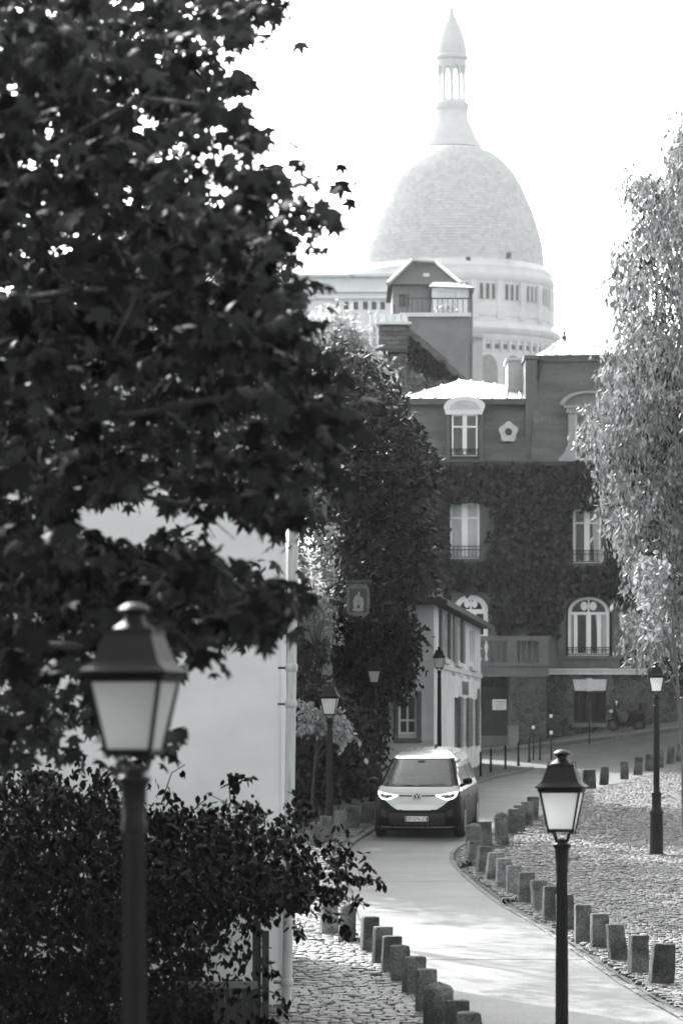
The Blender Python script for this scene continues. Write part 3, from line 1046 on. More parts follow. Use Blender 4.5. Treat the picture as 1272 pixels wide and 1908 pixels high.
# drum
drum = [(150, 800), (192, 800), (192, 655), (196, 650), (197, 641), (202, 636), (203, 629), (200, 625), (188, 618), (186.5, 610), (186.5, 544), (190, 540), (191, 533), (190, 526), (187, 522), (187, 514), (180, 510), (174, 502), (160, 498)]
drum_o = bbuild(MB().lathe([(r / KD, bz(y)) for r, y in drum], 144, C0), "drum", M_basilica, smooth=True)
def cyl(r, a, y): return (BX + r / KD * math.sin(a), BY - r / KD * math.cos(a), bz(y))
for k in range(-7, 8):
    a = math.radians(18.5 + 15.4 * (k - 1))
    if abs(a) > 1.62: continue
    # pilaster between bays
    ap = a + math.radians(7.7)
    q = MB()
    fnp = lambda u, v, w_: (BX + (186 + w_) / KD * math.sin(ap) + u * math.cos(ap), BY - (186 + w_) / KD * math.cos(ap) + u * math.sin(ap), bz(v))
    mbox(q, fnp, -.42, .42, 612, 543, 0, 5)
    bbuild(q, "pilaster", M_basilica)
    for j in (-1, 0, 1):
        aw = a + math.radians(3.55 * j)
        fnw = lambda u, v, w_: (BX + (186.6 + w_) / KD * math.sin(aw) + u * math.cos(aw), BY - (186.6 + w_) / KD * math.cos(aw) + u * math.sin(aw), bz(v))
        q = MB()
        poly = [(-.2, 576), (.2, 576), (.2, 553), (.13, 549), (0, 547), (-.13, 549), (-.2, 553)]
        mpoly(q, fnw, poly, 0, 1.0)
        wo = bbuild(q, "window", mat("basilica_opening", .13, .9, .2, 1))
        q = MB()
        for (a_, b_) in ((-.33, -.21), (.21, .33)):
            mbox(q, fnw, a_, b_, 577, 553, 0, 3.2)
        for k_ in range(6):
            t0, t1 = math.pi * k_ / 6, math.pi * (k_ + 1) / 6
            mpoly(q, fnw, [(.21 * math.cos(t0), 553 - 6 * math.sin(t0)), (.33 * math.cos(t0), 553 - 9 * math.sin(t0)), (.33 * math.cos(t1), 553 - 9 * math.sin(t1)), (.21 * math.cos(t1), 553 - 6 * math.sin(t1))], 0, 3.2)
        bbuild(q, "arch_frame", M_basilica)
    q = MB()
    fnb = lambda u, v, w_: (BX + (186 + w_) / KD * math.sin(a) + u * math.cos(a), BY - (186 + w_) / KD * math.cos(a) + u * math.sin(a), bz(v))
    mbox(q, fnb, -1.3, 1.3, 606, 586, 0, 2.2)
    bbuild(q, "panel", M_basilica)
    # frieze openings under the cornice
    for j in range(3):
        af = a + math.radians(-5.1 + 5.1 * j)
        fnf = lambda u, v, w_: (BX + (192.3 + w_) / KD * math.sin(af) + u * math.cos(af), BY - (192.3 + w_) / KD * math.cos(af) + u * math.sin(af), bz(v))
        q = MB(); mbox(q, fnf, -.24, .24, 667, 658, 0, .7)
        bbuild(q, "frieze_opening", mat("basilica_opening", .13))
        q = MB(); mbox(q, fnf, .38, .62, 672, 651, 0, 4.5)
        bbuild(q, "corbel", M_basilica)
    q = MB()
    poly = [(-1.1, 760)] + [(1.1 * math.cos(t_), 705 - 28 * math.sin(t_)) for t_ in np.linspace(math.pi, 0, 9)] + [(1.1, 760)]
    fnl = lambda u, v, w_: (BX + (192.2 + w_) / KD * math.sin(a) + u * math.cos(a), BY - (192.2 + w_) / KD * math.cos(a) + u * math.sin(a), bz(v))
    mpoly(q, fnl, poly, 0, .8)
    bbuild(q, "lower_window", mat("basilica_shade", .3))
# small dormer blocks on the dome
for px_, py_ in ((941, 493), (866, 505)):
    q = MB(); xx = (px_ - 636) / KD
    rr = np.interp(py_, sy, sr) / KD
    yy = BY - math.sqrt(max(rr * rr - (xx - BX) ** 2, .1))
    q.boxr(xx - .25, xx + .25, yy - .4, yy + .4, bz(py_ + 5), bz(py_ - 5))
    bbuild(q, "vent", M_trimdark)

# ================================================================== pale long building, far left of the dome
def plain(d):
    return (lambda px: (px - 636) / F * d), (lambda py: ZC + (HY - py) / F * d)
U, Z = plain(250.0)
t = thing("long_pale_building", "long pale flat roofed building left of the dome", "building", (U(640), 250, float(zg(0, 250))))
def tb(mb, name, m, root, smooth=False, parent=None):
    l = root.location
    mb.v = [(v[0] - l.x, v[1] - l.y, v[2] - l.z) for v in mb.v]
    return mb.build(name, m, parent or root, smooth)
mw = mat("far_pale_wall", .80, .9, .06, 1, .1, 10)
fn = lambda u, v, w_: (u, 250 - w_, v)
holes = [(U(p), U(p + 9), Z(577), Z(562)) for p in (622, 640, 658, 676, 692, 708)]
mb = MB(); wall_holes(mb, fn, U(470), U(738), Z(700), Z(516), holes, .4)
mb.boxr(U(470), U(738), 250.45, 262, Z(700), Z(516))
tb(mb, "wall", mw, t)
mb = MB().boxr(U(468), U(740), 249.6, 262.4, Z(516), Z(511)).boxr(U(468), U(739), 249.75, 250, Z(545), Z(542)).boxr(U(468), U(739), 249.8, 250, Z(557), Z(555))
tb(mb, "parapet", mw, t)
for h in holes:
    mb = MB(); mbox(mb, fn, h[0], h[1], h[2], h[3], -.35, -.25); tb(mb, "window", M_darkglass, t)
mb = MB().boxr(U(612), U(640), 252, 254, Z(511), Z(507)); tb(mb, "roof_box", M_trimdark, t)

# ================================================================== roof terrace house with hipped roof in front of the dome
D2 = 205.0
U, Z = plain(D2)
fn = lambda u, v, w_: (u, D2 - w_, v)
t = thing("hipped_roof_house", "grey house with sunlit hipped roof and roof terrace in front of the dome", "house", (U(800), D2, float(zg(0, D2))))
mg = mat("grey_render", .22, .85, .12, 1.5, .2, 20)
mp = mat("pale_render", .74, .85, .08, 1.5, .2, 20)
mb = MB()
wall_holes(mb, fn, U(731), U(800), Z(720), Z(532), [(U(743), U(762), Z(572), Z(548))], .3)
mb.boxr(U(731), U(880), D2 + .31, D2 + 8, Z(720), Z(534))
tb(mb, "wall", mg, t)
o = window(t, lambda u, v, w_: (u - t.location.x, D2 - w_ - t.location.y, v - t.location.z), U(743), U(762), Z(572), Z(548), -.2, m=M_trimdark)
# roof: hip with ridge
mb = MB()
ax, bx_, rx = U(722), U(880), U(768)
mb.add([(ax, D2 - .6, Z(532)), (U(858), D2 - .6, Z(532)), (U(858), D2 + 8.5, Z(532)), (ax, D2 + 8.5, Z(532)), (rx, D2 + 1.7, Z(487) + .2), (U(812), D2 + 1.7, Z(490) + .2)],
       [(0, 1, 5, 4), (1, 2, 5), (2, 3, 4, 5), (3, 2, 1, 0)])
lh = MB().add([mb.v[3], mb.v[0], mb.v[4]], [(0, 1, 2)])
ro = tb(mb, "roof", mat("dark_slate", .075, .75, .2, 6, .3, 30, spec=.2), t)
tb(lh, "painted_sunlit_hip", M_zinc, t)  # pale zinc paints the sunlit left slope, dark slate the shaded front
mb = MB().tube([(ax, D2 - .6, Z(531)), (rx, D2 + 1.7, Z(486) + .2), (U(812), D2 + 1.7, Z(489) + .2), (U(858), D2 - .6, Z(531))], .12, 6)
tb(mb, "ridge_cap", M_zinc, t)
mb = MB(); fnr = lambda u, v, w_: (u, D2 + .55 + (Z(512) - v) * -1.1 - w_, v)
mbox(mb, fnr, U(788), U(800), Z(516), Z(507), .1, .25); tb(mb, "roof_window", M_zinc, t)
# dormer pavilion at right
mb = MB()
fn2 = lambda u, v, w_: (u, D2 - 1.2 - w_, v)
wall_holes(mb, fn2, U(803), U(872), Z(640), Z(541), [(U(816), U(849), Z(588), Z(548))], .3)
mb.boxr(U(872) - .02, U(872), D2 - 1.2, D2 + 3, Z(640), Z(541)).boxr(U(803), U(803) + .02, D2 - 1.2, D2 + 3, Z(640), Z(541))
tb(mb, "pavilion_wall", mp, t)
mb = MB(); mbox(mb, fn2, U(816), U(849), Z(588), Z(548), -.28, -.2); tb(mb, "blind", M_sign_white, t)
mb = MB()
mb.add([(U(797), D2 - 1.8, Z(540)), (U(882), D2 - 1.8, Z(543)), (U(882), D2 + 3, Z(543)), (U(797), D2 + 3, Z(540)), (U(812), D2 + .4, Z(520)), (U(842), D2 + .4, Z(520))],
       [(0, 1, 5, 4), (1, 2, 5), (2, 3, 4, 5), (3, 0, 4), (3, 2, 1, 0)])
tb(mb, "pavilion_roof", mat("grey_zinc", .30, .5, .1, 2, metal=.3), t)
# terrace block and lower dark wall
mb = MB().boxr(U(745), U(868), D2 - 4.5, D2 - 1.3, Z(760), Z(607)); tb(mb, "terrace_wall", mg, t)
mb = MB().boxr(U(742), U(872), D2 - 4.7, D2 - 1.25, Z(607), Z(600)); tb(mb, "terrace_coping", mp, t)
for k in range(14):
    uu = U(746) + (U(866) - U(746)) * k / 13
    mb = MB().boxr(uu - .02, uu + .02, D2 - 4.55, D2 - 4.5, Z(600), Z(574)); tb(mb, "railing_bar", M_iron_grey, t)
mb = MB().boxr(U(745), U(868), D2 - 4.58, D2 - 4.5, Z(575), Z(572.5)); tb(mb, "railing_rail", M_iron_grey, t)
# pale side block between terrace and dome
t3 = thing("pale_block_house", "narrow pale house block right of the roof terrace under the dome", "house", (U(882), D2 + 6, float(zg(0, D2))))
mb = MB(); fn3 = lambda u, v, w_: (u, D2 + 5 - w_, v)
hl = [(U(866), U(876), Z(690), Z(652))]
wall_holes(mb, fn3, U(856), U(905), Z(760), Z(612), hl, .3)
mb.boxr(U(856), U(905), D2 + 5.32, D2 + 11, Z(760), Z(612))
tb(mb, "wall", mp, t3)
mb = MB(); mbox(mb, fn3, hl[0][0], hl[0][1], hl[0][2], hl[0][3], -.28, -.2); tb(mb, "window", M_curtain, t3)
mb = MB().boxr(U(853), U(907), D2 + 4.6, D2 + 11.2, Z(612), Z(607)); tb(mb, "cornice", mp, t3)
mb = MB().boxr(U(866), U(888), D2 + 5.5, D2 + 8, Z(607), Z(545)); tb(mb, "chimney", mp, t3)

# ================================================================== house with brick chimney and ivied gable
D3 = 172.0
U, Z = plain(D3)
t = thing("gabled_house", "house with brick chimney and creeper hanging over its pale gable", "house", (U(770), D3, float(zg(0, D3))))
fn = lambda u, v, w_: (u, D3 - w_, v)
mb = MB().prism_xz([(U(640), Z(800)), (U(862), Z(800)), (U(862), Z(716)), (U(752), Z(622)), (U(640), Z(716))], D3, D3 + 9)
tb(mb, "wall", mp, t)
mb = MB()
mb.prism_xz([(U(752), Z(605)), (U(872), Z(712)), (U(868), Z(722)), (U(752), Z(620))], D3 - .7, D3 + 9.5)
mb.prism_xz([(U(752) - .01, Z(605)), (U(632), Z(712)), (U(636), Z(722)), (U(752) - .01, Z(620))], D3 - .7, D3 + 9.5)
tb(mb, "roof", M_slate, t)
mb = MB().prism_xz([(U(756), Z(596)), (U(838), Z(663)), (U(834), Z(670)), (U(756), Z(606))], D3 + 2.0, D3 + 7); tb(mb, "upper_roof", M_slate, t)
ch = MB().boxr(U(704) + .05, U(761) - .05, D3 - 1.15, D3 + .2, Z(660), Z(610))
cho = tb(ch, "chimney", M_mortar, t)
bw_, bh = .62, .2
nrow = int((Z(610) - Z(656)) / bh)
brick_me = MB().boxr(-bw_ / 2 + .02, bw_ / 2 - .02, -.08, .04, .015, bh - .015).mesh("brick", M_brick)
for r_ in range(nrow):
    off = (r_ % 2) * bw_ / 2
    uu = U(704)
    x0 = uu - off
    while x0 < U(761) - .1:
        a, b = max(x0, U(704)), min(x0 + bw_, U(761))
        if b - a > .15:
            o = link("brick", brick_me, cho)
            o.scale = ((b - a) / bw_, 1, 1)
            o.location = ((a + b) / 2 - t.location.x, D3 - 1.15 - .03 - t.location.y, Z(656) + r_ * bh - t.location.z)
        x0 += bw_
mb = MB().boxr(U(700), U(765), D3 - 1.4, D3 + .4, Z(610), Z(605)); tb(mb, "chimney_coping", mp, t)
for p in (715, 728, 741, 753):
    mb = MB().lathe([(.16, Z(605)), (.14, Z(592)), (.17, Z(590)), (.17, Z(588))], 12, (U(p), D3 - .5, 0)); tb(mb, "chimney_pot", mp, t, True)
mb = MB().lathe([(.13, Z(660)), (.13, Z(588)), (.2, Z(586)), (.2, Z(580))], 12, (U(694), D3 - .5, 0)); tb(mb, "flue_pipe", mp, t, True)
mb = MB().boxr(U(732), U(736), D3 + .5, D3 + .7, Z(605), Z(566)).boxr(U(742), U(770), D3 + .6, D3 + .66, Z(596), Z(594)); tb(mb, "aerial_mast", M_trimdark, t)

# ================================================================== ivy covered mansard house
D4 = 140.0
U, Z = plain(D4)
def UZ(px, py, d):
    return ((px - 636) / F * d, ZC + (HY - py) / F * d)
ih = thing("ivy_house", "tall ivy covered town house with slate mansard roof behind the van", "house", (U(1000), D4, float(zg(U(1000), D4))))
def lfn(root, y0):
    l = root.location.copy()
    return lambda u, v, w_: (u - l.x, y0 - w_ - l.y, v - l.z)
f4 = lfn(ih, D4)
XL, XR = U(745), U(1420)
# upper wall (first and second floor)
w2a = (U(838), U(893), Z(1041), Z(935)); w2b = (U(1067), U(1119), Z(1049), Z(948))
w1b = (U(1053), U(1140), Z(1222), Z(1140)); w1a = (U(842), U(912), Z(1232), Z(1135))
holes = [w2a, w2b, w1b, w1a] + arch_holes(w1b[0], w1b[1], w1b[3], Z(1109)) + arch_holes(w1a[0], w1a[1], w1a[3], Z(1104))
mb = MB(); wall_holes(mb, f4, XL, XR, Z(1252), Z(862), holes, .35)
lx, ly, lz = ih.location
mb.boxr(XL - lx, XR - lx, .5, 10, Z(1250) - lz, Z(864) - lz)
mb.build("upper_wall", M_stucco_grey, ih)
# ground floor wall with stones
gw = (U(1068), U(1129), Z(1347), Z(1287)); gate = (U(893), U(946), Z(1396), Z(1243))
mb = MB(); wall_holes(mb, lambda u, v, w_: f4(u, v, w_ - .10), XL, XR, Z(1460), Z(1252), [gw, gate], .35)
mb.boxr(XL - lx, XR - lx, .5, 10, Z(1450) - lz, Z(1254) - lz)
gfl = mb.build("ground_floor_wall", M_mortar, ih)
fnst = lambda u, v, w_: f4(u, v, w_ - .10)
rubble(gfl, fnst, U(1012), U(1260), Z(1400), Z(1256), .27, [gw, (U(1060), U(1136), Z(1290), Z(1262))], 3)
# stone pier carrying the balcony
pier = MB().boxr(U(947) - lx, U(1012) - lx, -1.5, .3, Z(1420) - lz, Z(1262) - lz).build("stone_pier", M_mortar, ih)
rubble(pier, lambda u, v, w_: f4(u, v, w_ + 1.5), U(947) + .02, U(1012) - .02, Z(1404), Z(1266), .24, [], 9)
rubble(pier, lambda u, v, w_: (U(1012) - lx + w_, u, v - lz), -1.45, -.02, Z(1404), Z(1266), .26, [], 12)
MB().boxr(U(944) - lx, U(962) - lx, -1.62, -.3, Z(1420) - lz, Z(1352) - lz).build("pale_buttress", M_stucco_grey, ih)
# gate and notice
g = MB()
mbox(g, f4, gate[0], gate[1], gate[2] + .5, gate[3], -.3, -.2)
go = g.build("gate", M_dkwood, ih)
for k in range(6):
    a = gate[0] + (gate[1] - gate[0]) * k / 6
    q = MB(); mbox(q, f4, a + .015, a + (gate[1] - gate[0]) / 6 - .015, gate[2] + .5, gate[3] - .75, -.2, -.165); q.build("plank", M_dkwood, go)
q = MB(); mbox(q, f4, gate[0] + .1, gate[1] - .1, gate[3] - .7, gate[3] - .08, -.2, -.19); q.build("pane", M_darkglass, go)
q = MB(); mbox(q, f4, (gate[0] + gate[1]) / 2 - .05, (gate[0] + gate[1]) / 2 + .05, gate[3] - .7, gate[3] - .05, -.189, -.14); q.build("mullion", M_dkwood, go)
q = MB(); mbox(q, f4, gate[0], gate[1], gate[2] - .4, gate[2] + .5, -.35, -.12); q.build("threshold", M_stucco_grey, ih)
nt_ = thing("notice_board", "white notice board fixed to the dark gate", "notice", (U(930), D4 + .15, Z(1313)))
q = MB().boxr(U(917) - U(930), U(943) - U(930), -.025, 0, Z(1323) - Z(1313), Z(1303) - Z(1313)); q.build("board", M_sign_white, nt_)
q = MB()
for zz, ww in ((.12, .19), (.10, .19)):
    q.boxr(-ww, ww, -.028, -.0255, zz - .006, zz + .006)
for k, zz in enumerate((.03, -.02, -.07, -.12)):
    q.boxr(-.15, .15 - .03 * (k % 2), -.028, -.0255, zz - .004, zz + .004)
q.build("print", M_signgrey, nt_)
# string course and trims
MB().boxr(U(1012) - lx, XR - lx, -.16, .06, Z(1257) - lz, Z(1249) - lz).boxr(U(1012) - lx, XR - lx, -.24, .06, Z(1249.05) - lz, Z(1246) - lz).build("string_course", M_trim, ih)
MB().boxr(U(1040) - lx, U(1160) - lx, -.05, .02, Z(1243) - lz, Z(1228) - lz).build("apron_panel", M_trimdark, ih)
MB().boxr(U(1043) - lx, U(1150) - lx, -.14, .03, Z(1228) - lz, Z(1222.4) - lz).build("window_sill", M_trimdark, ih)
# lintel with keystone over the ground floor window
MB().prism(([(U(1070), Z(1287)), (U(1127), Z(1287)), (U(1129), Z(1266)), (U(1066), Z(1266))]), lambda a, b: f4(a, b, .03), lambda a, b: f4(a, b, -.15)).build("lintel", M_trim, ih)
MB().prism(([(U(1093), Z(1288)), (U(1102), Z(1288)), (U(1103), Z(1264)), (U(1092), Z(1264))]), lambda a, b: f4(a, b, .06), lambda a, b: f4(a, b, -.15)).build("keystone", M_trim, ih)
MB().boxr(U(1065) - lx, U(1132) - lx, -.08, .15, Z(1355) - lz, Z(1347.3) - lz).build("window_sill", M_stucco_grey, ih)
wn = window(ih, f4, gw[0], gw[1], gw[2], gw[3], -.32, m=M_dkwood, mid=.16, bar=.08)
q = MB()
for k in range(9):
    a = gw[0] + (gw[1] - gw[0]) * (k + .5) / 9
    mbox(q, f4, a - .012, a + .012, gw[2], gw[3], -.18, -.156)
q.build("grille", M_iron, wn)
# first floor windows
wn = window(ih, f4, w1b[0] + .1, w1b[1] - .1, w1b[2], w1b[3], -.28, arch=Z(1112) - Z(1140), bar=.1, mid=.17, curtain='side', rail=.3)
q = MB()
for a in (w1b[0] + .1 + (w1b[1] - w1b[0]) * .16, w1b[1] - .1 - (w1b[1] - w1b[0]) * .22):
    mbox(q, f4, a - .07, a + .07, w1b[2], w1b[3], -.21, -.19)
q.build("sash", M_whitepaint, wn)
for a, b in ((w1b[0] - .32, w1b[0] - .02), (w1b[1] + .02, w1b[1] + .32)):
    q = MB(); mbox(q, f4, a, b, w1b[2], w1b[3] + .1, .0, .07)
    so = q.build("shutter", M_trimdark, ih)
    for k in range(8):
        vv = w1b[2] + (w1b[3] - w1b[2]) * (k + .5) / 8
        q = MB(); mbox(q, f4, a + .03, b - .03, vv - .07, vv + .06, .071, .085); q.build("louvre", M_trimdark, so)
window(ih, f4, w1a[0] + .06, w1a[1] - .06, w1a[2], w1a[3], -.28, arch=Z(1108) - Z(1135), bar=.16, mid=.4, bars=3)
# second floor windows
window(ih, f4, *w2a, -.2, bar=.08, mid=.22, trans=.72, curtain=True, rail=.45)
window(ih, f4, *w2b, -.2, bar=.08, mid=.2, trans=.74, curtain='side', rail=.45)
for (a, b, c, e) in (w2a, w2b):
    q = MB(); mbox(q, f4, b + .06, b + .42, c - .1, e + .05, 0, .06); q.build("shutter", M_trimdark, ih)
    q = MB(); mbox(q, f4, a - .16, a - .02, c - .1, e + .1, 0, .05); q.build("shutter", M_iron_grey, ih)
    q = MB(); mbox(q, f4, a - .1, b + .1, c - .12, c - .01, -.1, .1); q.build("window_sill", M_trimdark, ih)
# balcony
bz0, bz1 = Z(1240), Z(1190)
bx0, bx1 = U(880), U(1012)
bal = MB().boxr(bx0 - lx, bx1 + .1 - lx, -1.7, 0, Z(1262) - lz, Z(1243) - lz).boxr(bx0 - lx, bx1 + .15 - lx, -1.78, 0, Z(1243) + .003 - lz, Z(1236) - lz).build("balcony", M_trimdark, ih)
MB().boxr(bx0 - lx, bx1 + .15 - lx, -1.76, -1.46, Z(1196) - lz, Z(1187) - lz).boxr(bx1 - .15 - lx, bx1 + .15 - lx, -1.459, 0, Z(1196) - lz, Z(1187) - lz).build("balustrade_rail", M_trimdark, bal)
for k in range(11):
    xx = bx0 + .1 + (bx1 - .35 - bx0) * k / 10 - lx
    z0_, z1_ = Z(1236) - lz, Z(1196) - lz
    h = z1_ - z0_
    MB().lathe([(.08, 0), (.08, h * .08), (.045, h * .14), (.085, h * .38), (.04, h * .7), (.05, h * .82), (.08, h * .9), (.08, h)], 10, (xx, -1.6, z0_)).build("baluster", M_trimdark, bal, True)
for xx in (bx1 - .1 - lx, U(950) - lx):
    MB().boxr(xx - .17, xx + .17, -1.77, -1.45, Z(1236) - lz, Z(1190) - lz).build("balustrade_pier", M_trimdark, bal)
# cornice
MB().boxr(XL - .1 - lx, XR - lx, -.22, .3, Z(868) - lz, Z(862) - lz).boxr(XL - .12 - lx, XR - lx, -.34, .3, Z(862) + .002 - lz, Z(858) - lz).build("cornice", M_trimdark, ih)
# mansards
def mansard(x0, x1, zb_, zt_, y0, inset, name):
    mb = MB()
    xi0, xi1 = x0 + .25, x1 - .05
    mb.add([(x0 - lx, y0, zb_ - lz), (x1 - lx, y0, zb_ - lz), (x1 - lx, 10, zb_ - lz), (x0 - lx, 10, zb_ - lz), (xi0 - lx, y0 + inset, zt_ - lz), (xi1 - lx, y0 + inset, zt_ - lz), (xi1 - lx, 10, zt_ - lz), (xi0 - lx, 10, zt_ - lz)],
           [(0, 1, 5, 4), (1, 2, 6, 5), (2, 3, 7, 6), (3, 0, 4, 7), (4, 5, 6, 7)])
    o = mb.build(name, M_slate, ih)
    # rows of slates laid over the front slope
    rows = int((zt_ - zb_) / .16)
    for r_ in range(rows):
        a = zb_ + (zt_ - zb_) * r_ / rows; b = zb_ + (zt_ - zb_) * (r_ + 1) / rows
        ya = y0 + inset * r_ / rows; yb = y0 + inset * (r_ + 1) / rows
        q = MB().add([(x0 + .1 - lx, ya - .022, a - lz), (x1 - lx, ya - .022, a - lz), (x1 - lx, yb - .004, b - lz), (x0 + .1 - lx, yb - .004, b - lz)], [(0, 1, 2, 3)])
        q.add([(x0 + .1 - lx, ya - .022, a - lz), (x1 - lx, ya - .022, a - lz), (x1 - lx, ya, a - lz), (x0 + .1 - lx, ya, a - lz)], [(0, 1, 2, 3)])
        q.build("slate_row", M_slate, o, fix=False)
    return o
mansard(XL, U(992), Z(858) + .003, Z(745), .1, .55, "mansard")
mansard(U(988), XR, Z(858) + .003, Z(668), -.15, .75, "pavilion_mansard")
# slim rain edge and zinc roofs
MB().boxr(XL - .1 - lx, U(984) - lx, .35, .75, Z(752) - lz, Z(741) - lz).build("eaves_moulding", M_trimdark, ih)
mb = MB()
def rp(px, py, dy):
    x_, z_ = UZ(px, py, D4 + dy)
    return (x_ - lx, dy, z_ - lz)
A_, B_, C_, D_ = rp(742, 742, .3), rp(983, 743, .3), rp(858, 707, 4.2), rp(976, 722, 4.4)
mb.add([A_, B_, (B_[0], 8, B_[2]), (A_[0], 8, A_[2]), C_, D_], [(0, 1, 5, 4), (1, 2, 5), (2, 3, 4, 5), (3, 0, 4)])
zo = mb.build("zinc_roof", M_zinc, ih)
for k in range(9):
    t_ = (k + .5) / 9
    a = Vector(A_).lerp(Vector(B_), t_)
    b = Vector(C_).lerp(Vector(D_), (t_ - .4) / .6) if t_ > .4 else Vector(A_).lerp(Vector(C_), t_ / .4)
    up = Vector((0, 0, .02))
    MB().tube([a + up, b + up], .04, 4).build("seam", M_zinc, zo)
MB().boxr(U(997) - lx, XR - lx, .5, 1.0, Z(671) - lz, Z(660) - lz).build("eaves_moulding", M_trimdark, ih)
mb = MB()
A_, B_, pk, D_ = rp(996, 662, .45), rp(1138, 660, .45), rp(1050, 632, 4.6), rp(1100, 645, 4.6)
mb.add([A_, B_, (XR - lx, 6, B_[2]), (A_[0], 9, A_[2]), pk, D_, (XR - lx, .45, B_[2])], [(0, 1, 5, 4), (1, 2, 5), (2, 3, 4, 5), (3, 0, 4), (1, 6, 2)])
zo = mb.build("pavilion_zinc_roof", M_zinc, ih)
for p, q_ in ((1015, .35), (1035, .2), (1060, .2), (1085, .45), (1112, .7)):
    a = Vector(rp(p, 661, .45)); b = Vector(pk).lerp(Vector(A_ if p < 1045 else D_), q_)
    MB().tube([a + Vector((0, 0, .02)), b + Vector((0, 0, .02))], .04, 4).build("seam", M_zinc, zo)
MB().lathe([(.12, 0), (.10, .1), (.04, .16), (.07, .22), (.02, .32), (.012, .75)], 10, pk).build("finial", M_iron_grey, ih, True)
# chimneys between the two roofs
MB().boxr(U(979) - lx, U(1000) - lx, .25, 2.6, Z(862) - lz, Z(668) - lz).boxr(U(976) - lx, U(1003) - lx, .15, 2.7, Z(668) - lz, Z(661) - lz).build("chimney", M_stucco_grey, ih)
MB().boxr(U(952) - lx, U(980) - lx, 2.9, 5.2, Z(760) - lz, Z(672) * 1.0 + .27 - lz).boxr(U(948) - lx, U(983) - lx, 2.75, 5.3, Z(672) + .27 - lz, Z(667) + .27 - lz).build("pale_chimney", M_trim, ih)
MB().tube([(U(1000) - lx, .3, Z(862) - lz), (U(1003) - lx, .5, Z(700) - lz), (U(1010) - lx, .5, Z(668) - lz)], .07, 8).build("downpipe", M_iron_grey, ih)
# left dormer
fD = lambda u, v, w_: f4(u, v, w_ + .06)
wd = (U(841), U(889), Z(850), Z(772))
for a, b in ((wd[0] - .2, wd[0] - .05), (wd[1] + .05, wd[1] + .2)):
    dm_ = MB(); mbox(dm_, fD, a, b, Z(858) + .01, wd[3], -1.2, .02)
    do = dm_.build("dormer_cheek", M_trimdark, ih)
window(ih, fD, wd[0], wd[1], wd[2], wd[3], -.05, bar=.06, mid=.16, trans=.7, rail=.25)
q = MB()
c = (wd[0] + wd[1]) / 2
poly = [(U(831), Z(773)), (U(897), Z(773)), (U(903), Z(757))] + [(c + (U(903) - c) * math.cos(a), Z(757) + (Z(739) - Z(757)) * math.sin(a)) for a in np.linspace(.15, math.pi - .15, 11)] + [(U(826), Z(757))]
mpoly(q, fD, poly, -1.0, .12)
q.build("pediment", mat("pale_pediment", .72, .7, .05, 3, .15, 30), do)
q = MB()
poly = [(c + (U(893) - c) * math.cos(a), Z(763) + (Z(746) - Z(763)) * math.sin(a)) for a in np.linspace(.0, math.pi, 11)]
mpoly(q, fD, poly, .12, .15)
q.build("tympanum", M_trim, do)
# oculus
q = MB()
c = (U(946.5), Z(805)); rr = .33
n_ = 24
ringo = [(c[0] + rr * (1.0 + .12 * math.cos(5 * a + math.pi / 2 * 0 - 5 * math.pi / 2)) * math.cos(a), c[1] + rr * (1.08 + .12 * math.cos(5 * (a - math.pi / 2))) * math.sin(a)) for a in [2 * math.pi * k / n_ for k in range(n_)]]
mpoly(q, fD, ringo, -.5, .02)
oc = q.build("oculus", M_trim, ih)
q = MB(); mpoly(q, fD, [(c[0] + .135 * math.cos(2 * math.pi * k / 16), c[1] + .135 * math.sin(2 * math.pi * k / 16)) for k in range(16)], .0, .028); q.build("pane", M_darkglass, oc)
q = MB()
for k in range(16):
    a0, a1 = 2 * math.pi * k / 16, 2 * math.pi * (k + 1) / 16
    mpoly(q, fD, [(c[0] + .14 * math.cos(a0), c[1] + .14 * math.sin(a0)), (c[0] + .2 * math.cos(a0), c[1] + .2 * math.sin(a0)), (c[0] + .2 * math.cos(a1), c[1] + .2 * math.sin(a1)), (c[0] + .14 * math.cos(a1), c[1] + .14 * math.sin(a1))], 0, .06)
q.build("ring", M_trim, oc)
M_dormer = mat("dormer_stone", .30, .8, .1, 4, .2, 30)
M_dormer2 = mat("dormer_tympanum", .20, .8, .1, 4, .2, 30)
# right dormer with curved pediment and scrolled sides
fE = lambda u, v, w_: f4(u, v, w_ + .3)
wd = (U(1070), U(1122), Z(858), Z(770))
do = None
for sg, u_ in ((-1, wd[0]), (1, wd[1])):
    poly = [(u_, Z(860)), (u_ + sg * .62, Z(860)), (u_ + sg * .60, Z(855)), (u_ + sg * .40, Z(845)), (u_ + sg * .27, Z(828)), (u_ + sg * .24, Z(800)), (u_ + sg * .24, Z(770)), (u_, Z(770))]
    if sg > 0: poly = poly[::-1]
    q = MB(); mpoly(q, fE, poly, -.9, .05)
    do = q.build("dormer_scroll", M_dormer, ih)
window(ih, fE, wd[0], wd[1], wd[2], wd[3], -.12, bar=.06, mid=.18, trans=.68)
q = MB(); mbox(q, fE, U(1054), U(1138), Z(771), Z(762), -1.0, .12); mbox(q, fE, U(1050), U(1142), Z(762) + .002, Z(757), -1.0, .2); q.build("entablature", M_dormer, do)
c = U(1096)
poly = [(c + (U(1142) - c) * math.cos(a), Z(757) + .002 + (Z(733) - Z(757)) * math.sin(a)) for a in np.linspace(0, math.pi, 15)]
q = MB(); mpoly(q, fE, poly, -1.0, .06); q.build("pediment", M_dormer2, do)
q = MB()
